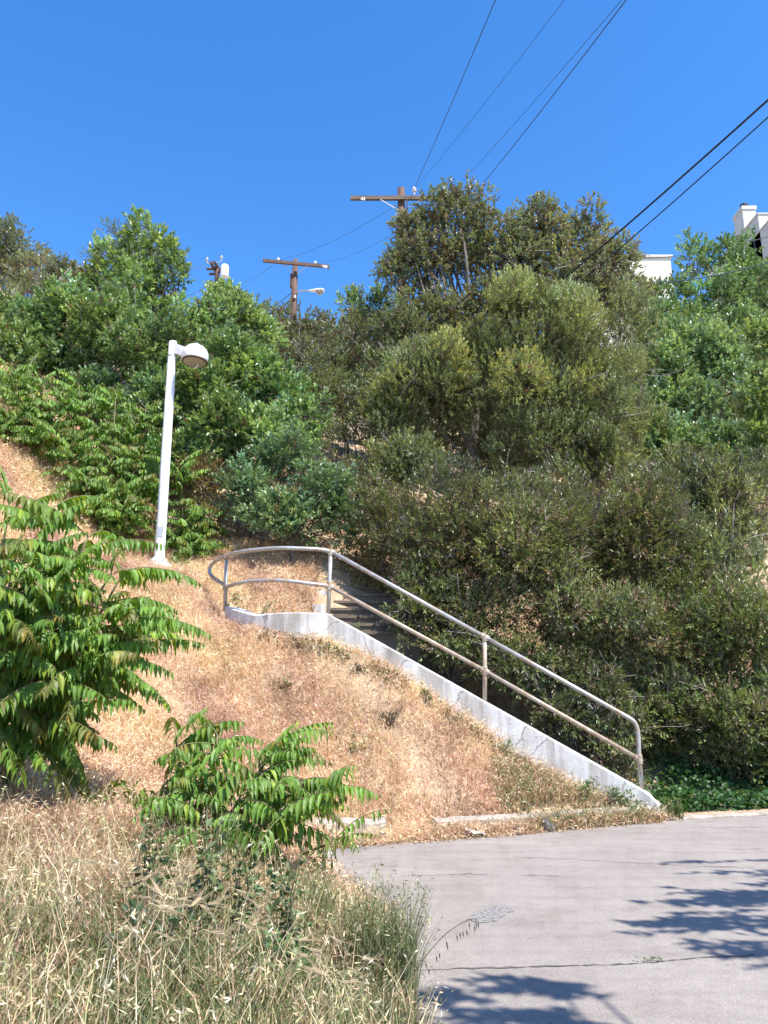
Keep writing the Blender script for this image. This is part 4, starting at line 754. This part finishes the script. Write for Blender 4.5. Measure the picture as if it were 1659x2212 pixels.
# nodding barley and brome heads standing above the foreground grass
bar = MB(); bt = []
for k in range(55):
    px = rs.uniform(0, 760); py = rs.uniform(1960, 2200); Yd = 2.9 + (2212 - py) / 330 * 1.6; q = P(px, py, Yd); gz = float(H(q[0], q[1])); 
    if inside(q[0], q[1], ROAD): continue
    a = rs.uniform(-.7, .7) + (0 if rs.rand() < .6 else np.pi); b0 = np.array((q[0] - .08 * math.cos(a), q[1], gz)); hh = rs.uniform(.2, .38); tp = b0 + np.array((math.cos(a) * .12, rs.normal() * .05, hh)); n0 = bar.n
    pth = bez([b0, b0 * .5 + tp * .5 + (0, 0, .03), tp, tp + np.array((math.cos(a) * .05, 0, .0))], 4); bar.tube(pth, .0013, 4)
    e = pth[-1]; dv = unit(np.array((math.cos(a), rs.normal() * .2, -.1 + rs.normal() * .4))); sL = rs.uniform(.035, .055)
    for j in range(11):
        o_ = e + dv * sL * j / 11; 
        for sg in (-1, 1):
            sd_ = unit(np.cross(dv, (0, 1, 0))) * sg; g1_ = unit(dv + sd_ * .45 + rand_dir(1)[0] * .1); bar.tube([o_, o_ + g1_ * .006, o_ + g1_ * .013], [.0008, .0024, .0005], 4, caps=False)
            aw = unit(dv + sd_ * rs.uniform(.12, .35)); bar.tube([o_ + g1_ * .012, o_ + g1_ * .012 + aw * rs.uniform(.05, .08)], [.0005, .0002], 3, caps=False)
    bt += [np.array([(.62,.50,.32),(.50,.40,.26),(.36,.36,.17)][rs.choice(3, p=(.5,.3,.2))])[None].repeat(bar.n - n0, 0)]
tag(bar.build('wild_barley', M['straw'], tint=np.concatenate(bt)), 'nodding bearded barley heads standing above the foreground grass', 'grass', kind='stuff')
# leaning oat stalk
s0 = P(872, 2150, 4.3); st = MB(); pth = bez([s0 - (0, 0, .1), P(905, 2090, 4.3), P(960, 2020, 4.3), P(1010, 1988, 4.3), P(1030, 1985, 4.3)], 5); st.tube(pth, .0022, 4)
for i in range(4, len(pth) - 1, 2):
    for q in range(2):
        e = pth[i] + np.array((rs.uniform(-.01, .03), rs.uniform(-.02, .02), -rs.uniform(.02, .05))); st.tube([pth[i], e], .0006, 3); st.tube([e, e + (.002, 0, -.008), e + (.004, 0, -.03)], [.001, .004, .0006], 4)
tag(st.build('oat_stalk', M['stem']), 'single long oat stalk leaning out over the road', 'plant')
print('grass done')

# ---------------------------------------------------------------- weeds
def weed(label, base, stems, lw=.028, ll=.04, col=(.05,.085,.035), nleaf=26, name='leafy_weed', spread=.05, group=None, r=.004, mat='leaf_soft', flower=None):
    bz_ = float(H(*base)); root = empty(name, (*base, bz_), label, 'plant', group); st = MB(); pos = []; dr = []
    b0 = np.array((*base, bz_))
    for tp in stems:
        tp = np.array(tp, float); pts = bez([b0 - (0, 0, .05), b0 * .5 + tp * .5 + rs.normal(size=3) * .03, tp], 6); st.tube(pts, np.linspace(r, r * .4, len(pts)), 5)
        for k in range(nleaf):
            t = rs.uniform(.2, 1); i = int(t * (len(pts) - 1)); pos.append(pts[i] + rs.normal(size=3) * spread * .35); dr.append(unit(rs.normal(size=3) + (0, 0, .2)))
    pos = np.array(pos); dr = np.array(dr); n = len(pos); C = np.array(col) * rs.uniform(.6, 1.5, (n, 1))
    if flower is not None: k = rs.rand(n) < flower[1]; C[k] = flower[0]
    V, Fq, Cc = leaf_geo(pos, dr, unit(np.array((0, 0, 1.0)) + rand_dir(n) * .6), ll * rs.uniform(.6, 1.4, n), lw * rs.uniform(.6, 1.4, n), .2, Cc_ if False else C)
    mesh('leaves', V, [Fq], M[mat], root, tint=Cc); st.build('stem', M['stem'], root, smooth=True); return root
mg = 'dark leafy weeds in the foreground grass'
def st_tips(px, py, Yd, n, sx, sy): return [P(px + rs.uniform(-sx, sx), py + rs.uniform(-sy, sy), Yd + rs.uniform(-.15, .15)) for _ in range(n)]
for lb, b_, tp in [('dark leafy weed left of centre in the foreground grass', (300, 2020, 4.3), (345, 1860, 4.4)), ('dark leafy weed with tallest stem in the foreground grass', (430, 2080, 4.2), (445, 1850, 4.3)),
                   ('dark leafy weed below the small sapling in the foreground', (510, 2060, 4.4), (520, 1860, 4.5)), ('dark leafy weed leaning right toward the road in the foreground', (640, 2100, 4.3), (620, 1910, 4.4))]:
    bb = P(b_[0], b_[1], b_[2] - .55); weed(lb, (bb[0], bb[1]), st_tips(tp[0], tp[1] - 35, tp[2] - .6, 9, 45, 75), .030, .040, (.11, .15, .055), 26, group=mg)
bb = P(560, 2130, 3.8); weed('low bright green leafy weed at bottom centre of the grass', (bb[0], bb[1]), st_tips(580, 2050, 3.5, 10, 90, 50), .04, .05, (.08, .15, .045), 18)
bb = P(320, 2100, 3.6); weed('low grey-green weed among barley at bottom left', (bb[0], bb[1]), st_tips(330, 2010, 3.3, 12, 110, 60), .03, .05, (.08, .13, .06), 20)
bb = P(250, 1760, 5.4); weed('low yellow-green weed patch left of the small sapling', (bb[0], bb[1]), st_tips(235, 1690, 5.4, 12, 95, 45), .035, .06, (.12, .18, .03), 22, mat='leaf_ail')
bb = P(700, 1860, 5.6); weed('low green weed at the grass edge beside the road corner', (bb[0], bb[1]), st_tips(690, 1800, 5.6, 9, 60, 40), .03, .05, (.10, .15, .05), 16)
# along the wall
wg = 'small weeds growing along the stair wall'
for lb, (px, py, Yd), (tx, ty), n_, sx, sy in [
  ('leafy weed rising behind the wall just right of the upper post', (770, 1400, 10.05), (770, 1345), 5, 20, 18), ('leafy weed behind the wall between the two upper posts', (870, 1450, 10.0), (868, 1385), 5, 18, 22),
  ('flowering weed on the landing inside the curved rail', (540, 1340, 10.6), (555, 1300), 6, 50, 18), ('sparse weed at the left end of the curved wall', (500, 1330, 10.5), (505, 1275), 5, 15, 20),
  ('small weed peeping over the wall near the middle post', (985, 1520, 9.9), (990, 1498), 4, 15, 6)]:
    bb = P(px, py, Yd); weed(lb, (bb[0], bb[1]), [P(tx + rs.uniform(-sx, sx), ty + rs.uniform(-sy, sy), Yd + rs.uniform(-.1, .1)) for _ in range(n_)], .035, .055, (.14, .17, .07), 12, group=wg, flower=((.5, .45, .25), .12), r=.003)
for lb, px, py, Yd, n_, sx, sy, col in [('dark brown dead weed tuft on the middle of the dry slope', 845, 1545, 9.2, 10, 30, 18, (.12, .08, .055)), ('dark brown dead weed tuft below the uphill post', 775, 1440, 9.6, 8, 30, 8, (.11, .08, .05)), ('tiny green sprig on the dry slope above the small sapling', 765, 1600, 8.95, 6, 22, 14, (.16, .19, .06)), ('tiny yellow-green sprig on the slope left of centre', 610, 1480, 9.3, 6, 18, 14, (.17, .18, .07))]:
    bb = P(px, py + 20, Yd); weed(lb, (bb[0], bb[1]), [P(px + rs.uniform(-sx, sx), py + rs.uniform(-sy, sy), Yd + rs.uniform(-.1, .1)) for _ in range(n_)], .016, .045, col, 30, r=.003)
eg = 'leafy weeds at the foot of the stair wall'
for lb, px, py, Yd, n_, sx, sy, col in [('spreading green weed over the lower end of the wall', 1250, 1700, 9.1, 16, 55, 20, (.12, .18, .07)), ('green weed beside the last handrail post', 1345, 1712, 9.1, 14, 35, 22, (.11, .17, .06)),
                        ('olive weed mound against the wall end', 1370, 1750, 9.05, 14, 25, 15, (.13, .15, .04)), ('thin green weed at mid wall foot', 1090, 1610, 9.4, 6, 25, 12, (.10, .16, .04)), ('thin weed at upper wall foot by the crack', 930, 1500, 9.55, 6, 25, 12, (.14, .15, .05)),
                        ('dry green weed clump above the pale kerb', 1120, 1740, 8.8, 10, 45, 18, (.17, .18, .06))]:
    bb = P(px, py + 25, Yd); weed(lb, (bb[0], bb[1]), [P(px + rs.uniform(-sx, sx), py + rs.uniform(-sy, sy), Yd + rs.uniform(-.1, .1)) for _ in range(n_)], .022, .045, col, 34, group=eg, r=.003)
bl = np.array([P(*a) for a in [(560,1375,9.88),(620,1388,9.75),(700,1397,9.72),(780,1425,9.68),(880,1475,9.6),(1000,1560,9.5),(1100,1630,9.42),(1200,1690,9.3),(1300,1725,9.2)]])
n = 3000; t = rs.rand(n) * (len(bl) - 1); i0 = t.astype(int); f = (t - i0)[:, None]; q = bl[i0] * (1 - f) + bl[i0 + 1] * f; q[:, 1] -= np.abs(rs.normal(size=n)) * .07; q[:, 0] += rs.normal(size=n) * .03
q = q[vnoise(q[:, 0], q[:, 1], 4, 2) > -.35]; n = len(q); q[:, 2] = H(q[:, 0], q[:, 1]) + rs.rand(n) * .12; d = unit(rand_dir(n) + (0, 0, .4)); cc = np.array([(.10,.085,.055),(.09,.12,.04),(.16,.13,.08),(.16,.19,.06)])[rs.choice(4, n)]
V, Fq, Cc = leaf_geo(q, d, rand_dir(n), .05 * rs.uniform(.5, 1.4, n), .018 * rs.uniform(.5, 1.4, n), .2, cc * rs.uniform(.6, 1.3, (n, 1)))
tag(mesh('wall_foot_shade_growth', V, [Fq], M['leaf_soft'], tint=Cc), 'tangled low growth coloured dark for the crevice shade along the foot of the side wall', 'weeds', kind='stuff')  # low growth whose dark leaf colours paint in the shadowed crevice
# upright horseweed stalks at the wall end
hw_ = G(1450, 1772); root = empty('upright_weed', (hw_[0], hw_[1], 0), 'cluster of upright bottlebrush green stalks at the end of the wall', 'plant'); st = MB(); Ls = []
for k in range(16):
    bx = hw_[0] + rs.uniform(-.11, .13); by = hw_[1] + rs.uniform(-.05, .1) + .03; h = rs.uniform(.12, .27); tp = np.array((bx + rs.normal() * .02, by, h)); st.tube([(bx, by, -.02), tp], .004, 5)
    for j in range(70): t = rs.uniform(.1, 1); Ls.append((np.array((bx, by, 0)) * (1 - t) + tp * t, unit(rs.normal(size=3) * (1, 1, .3) + (0, 0, .9))))
pos = np.array([a for a, b_ in Ls]); d = np.array([b_ for a, b_ in Ls]); n = len(pos)
V, Fq, Cc = leaf_geo(pos, d, unit(rand_dir(n)), .03 * rs.uniform(.7, 1.3, n), .008 * np.ones(n), .2, np.array((.17, .22, .05)) * rs.uniform(.7, 1.3, (n, 1)))
mesh('leaves', V, [Fq], M['leaf_soft'], root, tint=Cc); st.build('stem', M['stem'], root)
# bright ground cover under the thicket
n = 9000; x = rs.uniform(3.45, 8, n); yb = np.interp(x, [3.4, 4.6, 9], [9.45, 9.72, 10.35]); y = yb + rs.rand(n) ** 1.4 * 1.3; hgt = .10 + .22 * np.clip((y - yb) / .5, 0, 1) + .06 * vnoise(x, y, 4, 5)
pos = np.stack([x, y, H(x, y) + rs.rand(n) * hgt * np.clip(.6 + .6 * vnoise(x, y, 3, 3), .1, 1.2)], -1); d = unit(rand_dir(n) + (0, -.4, .4)); V, Fq, Cc = leaf_geo(pos, d, unit(np.array((0, -.3, 1.0)) + rand_dir(n) * .4), .06 * rs.uniform(.6, 1.3, n), .055 * rs.uniform(.6, 1.3, n), .12, np.array((.05, .12, .035)) * rs.uniform(.4, 1.6, (n, 1)))
tag(mesh('ground_cover', V, [Fq], M['leaf_ail'], tint=Cc), 'bright green leafy ground cover under the thicket at right', 'ground cover', kind='stuff')

# ---------------------------------------------------------------- rock, litter
def blob(c, s, seed, mat, name, label, cat):
    r_ = np.random.RandomState(seed); V = []; n, m_ = 7, 5
    for i in range(m_):
        th = np.pi * (i + .5) / m_
        for j in range(n):
            a = 2 * np.pi * j / n; k = 1 + r_.uniform(-.34, .34); V.append((c[0] + s[0] * k * np.sin(th) * np.cos(a), c[1] + s[1] * k * np.sin(th) * np.sin(a), c[2] + s[2] * k * np.cos(th)))
    i = np.arange(m_ - 1)[:, None] * n; j = np.arange(n)[None]; k = (j + 1) % n; b = MB(); b.add(V, [np.stack([i + j, i + n + j, i + n + k, i + k], -1).reshape(-1, 4), np.array([np.arange(n), (np.arange(n) + (m_ - 1) * n)[::-1]])])
    return tag(b.build(name, mat), label, cat)
g = G(1183, 1798); blob((g[0], g[1] + .05, .05), (.10, .06, .085), 3, M['rock'], 'rock', 'dark angular rock lying against the pale kerb', 'rock')
g = G(1120, 1803); blob((g[0], g[1] + .03, .012), (.05, .04, .03), 5, M['rock'], 'rock', 'small stone in the kerbside litter left of the dark rock', 'rock')
g = G(1027, 1808); b = MB(); V = []
for i in range(6):
    for j in range(4): V.append((g[0] - .10 + i * .04, g[1] - .05 + j * .035, .035 + .045 * math.exp(-i * .5) + .014 * math.sin(i * 2.1 + j * 1.7)))
q = [(i * 4 + j, (i + 1) * 4 + j, (i + 1) * 4 + j + 1, i * 4 + j + 1) for i in range(5) for j in range(3)]; b.add(V, [np.array(q)]); tag(b.build('paper_scrap', M['paper']), 'crumpled white paper scrap at the edge of the road', 'litter')
# dry litter along the road edge
E_ = ROAD[8:13]; n = 4200; t = rs.rand(n) * (len(E_) - 1); i0 = t.astype(int); f = (t - i0)[:, None]; p2 = E_[i0] * (1 - f) + E_[i0 + 1] * f; p2[:, 1] += rs.normal(size=n) * .07 + .06
pos = np.stack([p2[:, 0], p2[:, 1], np.maximum(H(p2[:, 0], p2[:, 1]), 0) + rs.rand(n) * .03 + .004], -1); d = unit(rand_dir(n) * (1, 1, .4)); V, Fq, Cc = leaf_geo(pos, d, unit(np.array((0, 0, 1.0)) + rand_dir(n) * .6), .045 * rs.uniform(.4, 1.4, n), .014 * rs.uniform(.5, 1.4, n), .2, straw_col(n) * .8)
tag(mesh('leaf_litter', V, [Fq], M['straw'], tint=Cc), 'dry leaf litter in the gutter between the kerb and the road', 'litter', kind='stuff')
g = G(1408, 2078); bb = (g[0], g[1]); root = empty('tiny_weed', (g[0], g[1], 0), 'tiny green weed growing in the road crack', 'plant'); n = 26
pos = np.stack([g[0] + rs.normal(size=n) * .035, g[1] + rs.normal(size=n) * .008, rs.rand(n) * .02 + .004], -1); V, Fq, Cc = leaf_geo(pos, unit(rand_dir(n) + (0, 0, .5)), rand_dir(n), np.full(n, .02), np.full(n, .012), .2, np.array((.09, .15, .05)) * rs.uniform(.6, 1.4, (n, 1))); mesh('leaves', V, [Fq], M['leaf_soft'], root, tint=Cc)

# ---------------------------------------------------------------- tree standing right of the view, whose boughs shade the road
def sh(px, py, h): g = G(px, py); return g + np.array((SD.x / SD.z * h, SD.y / SD.z * h, h))
sp = [(1560, 1925, 4.6, .55, .12), (1640, 1950, 4.6, .5, .16), (1600, 1985, 4.6, .75, .2), (1700, 2000, 4.6, .7, .5), (1500, 1990, 4.6, .4, .08), (1660, 2050, 4.6, .45, .12), (1750, 1940, 4.6, .6, .5),
      (1130, 2128, 4.6, .32, .035), (1230, 2135, 4.6, .2, .03), (990, 2160, 4.7, .2, .04), (1140, 2196, 4.8, .35, .04), (1000, 2225, 4.8, .4, .06), (1250, 2215, 4.8, .2, .03)]
root = empty('roadside_tree', (7.2, 1.0, float(H(7.2, 1.0))), 'leafy tree just right of the view casting frond shadows on the road', 'tree')
pos = []; dr = []; st = MB(); tr0 = np.array((7.2, 1.0, 0.0)); fk = np.array((6.6, 1.3, 4.2)); st.tube(bez([tr0, (7.0, 1.1, 2.2), fk], 5), np.linspace(.16, .11, 11), 10)
for px, py, h, sx, sy in sp:
    c = sh(px, py, h); pts = bez([fk, (fk + c) / 2 + (0, 0, .3), c + (sx, 0, 0)] if py < 2100 else [fk, (5.2, -1.2, 5.0), c + (.5, -1.2, .1), c + (sx * .6, -.05, 0)], 4); st.tube(pts, np.linspace(.03, .008, len(pts)), 6)
    for q in range(7):
        yo = rs.normal() * sy; L = sx * rs.uniform(1.0, 2.0); a0 = c + np.array((sx * rs.uniform(.4, 1), yo, rs.normal() * .1)); dd = unit(np.array((-1, rs.normal() * .12, -.15))); st.tube([a0, a0 + dd * L], .004, 4)
        m_ = int(34 * L); t = rs.rand(m_)[:, None]; pos.append(a0 + dd * L * t); dr.append(unit(dd * .9 + rand_dir(m_) * .5))
pos = np.concatenate(pos); dr = np.concatenate(dr); n = len(pos); V, Fq, Cc = leaf_geo(pos, dr, unit(np.array((0, 0, 1.0)) + rand_dir(n) * .4), .15 * rs.uniform(.6, 1.3, n), .045 * rs.uniform(.6, 1.3, n), .1, np.array((.06, .12, .03)) * rs.uniform(.7, 1.3, (n, 1)))
mesh('crown', V, [Fq], M['leaf_soft'], root, tint=Cc); st.build('trunk', M['bark'], root, smooth=True)
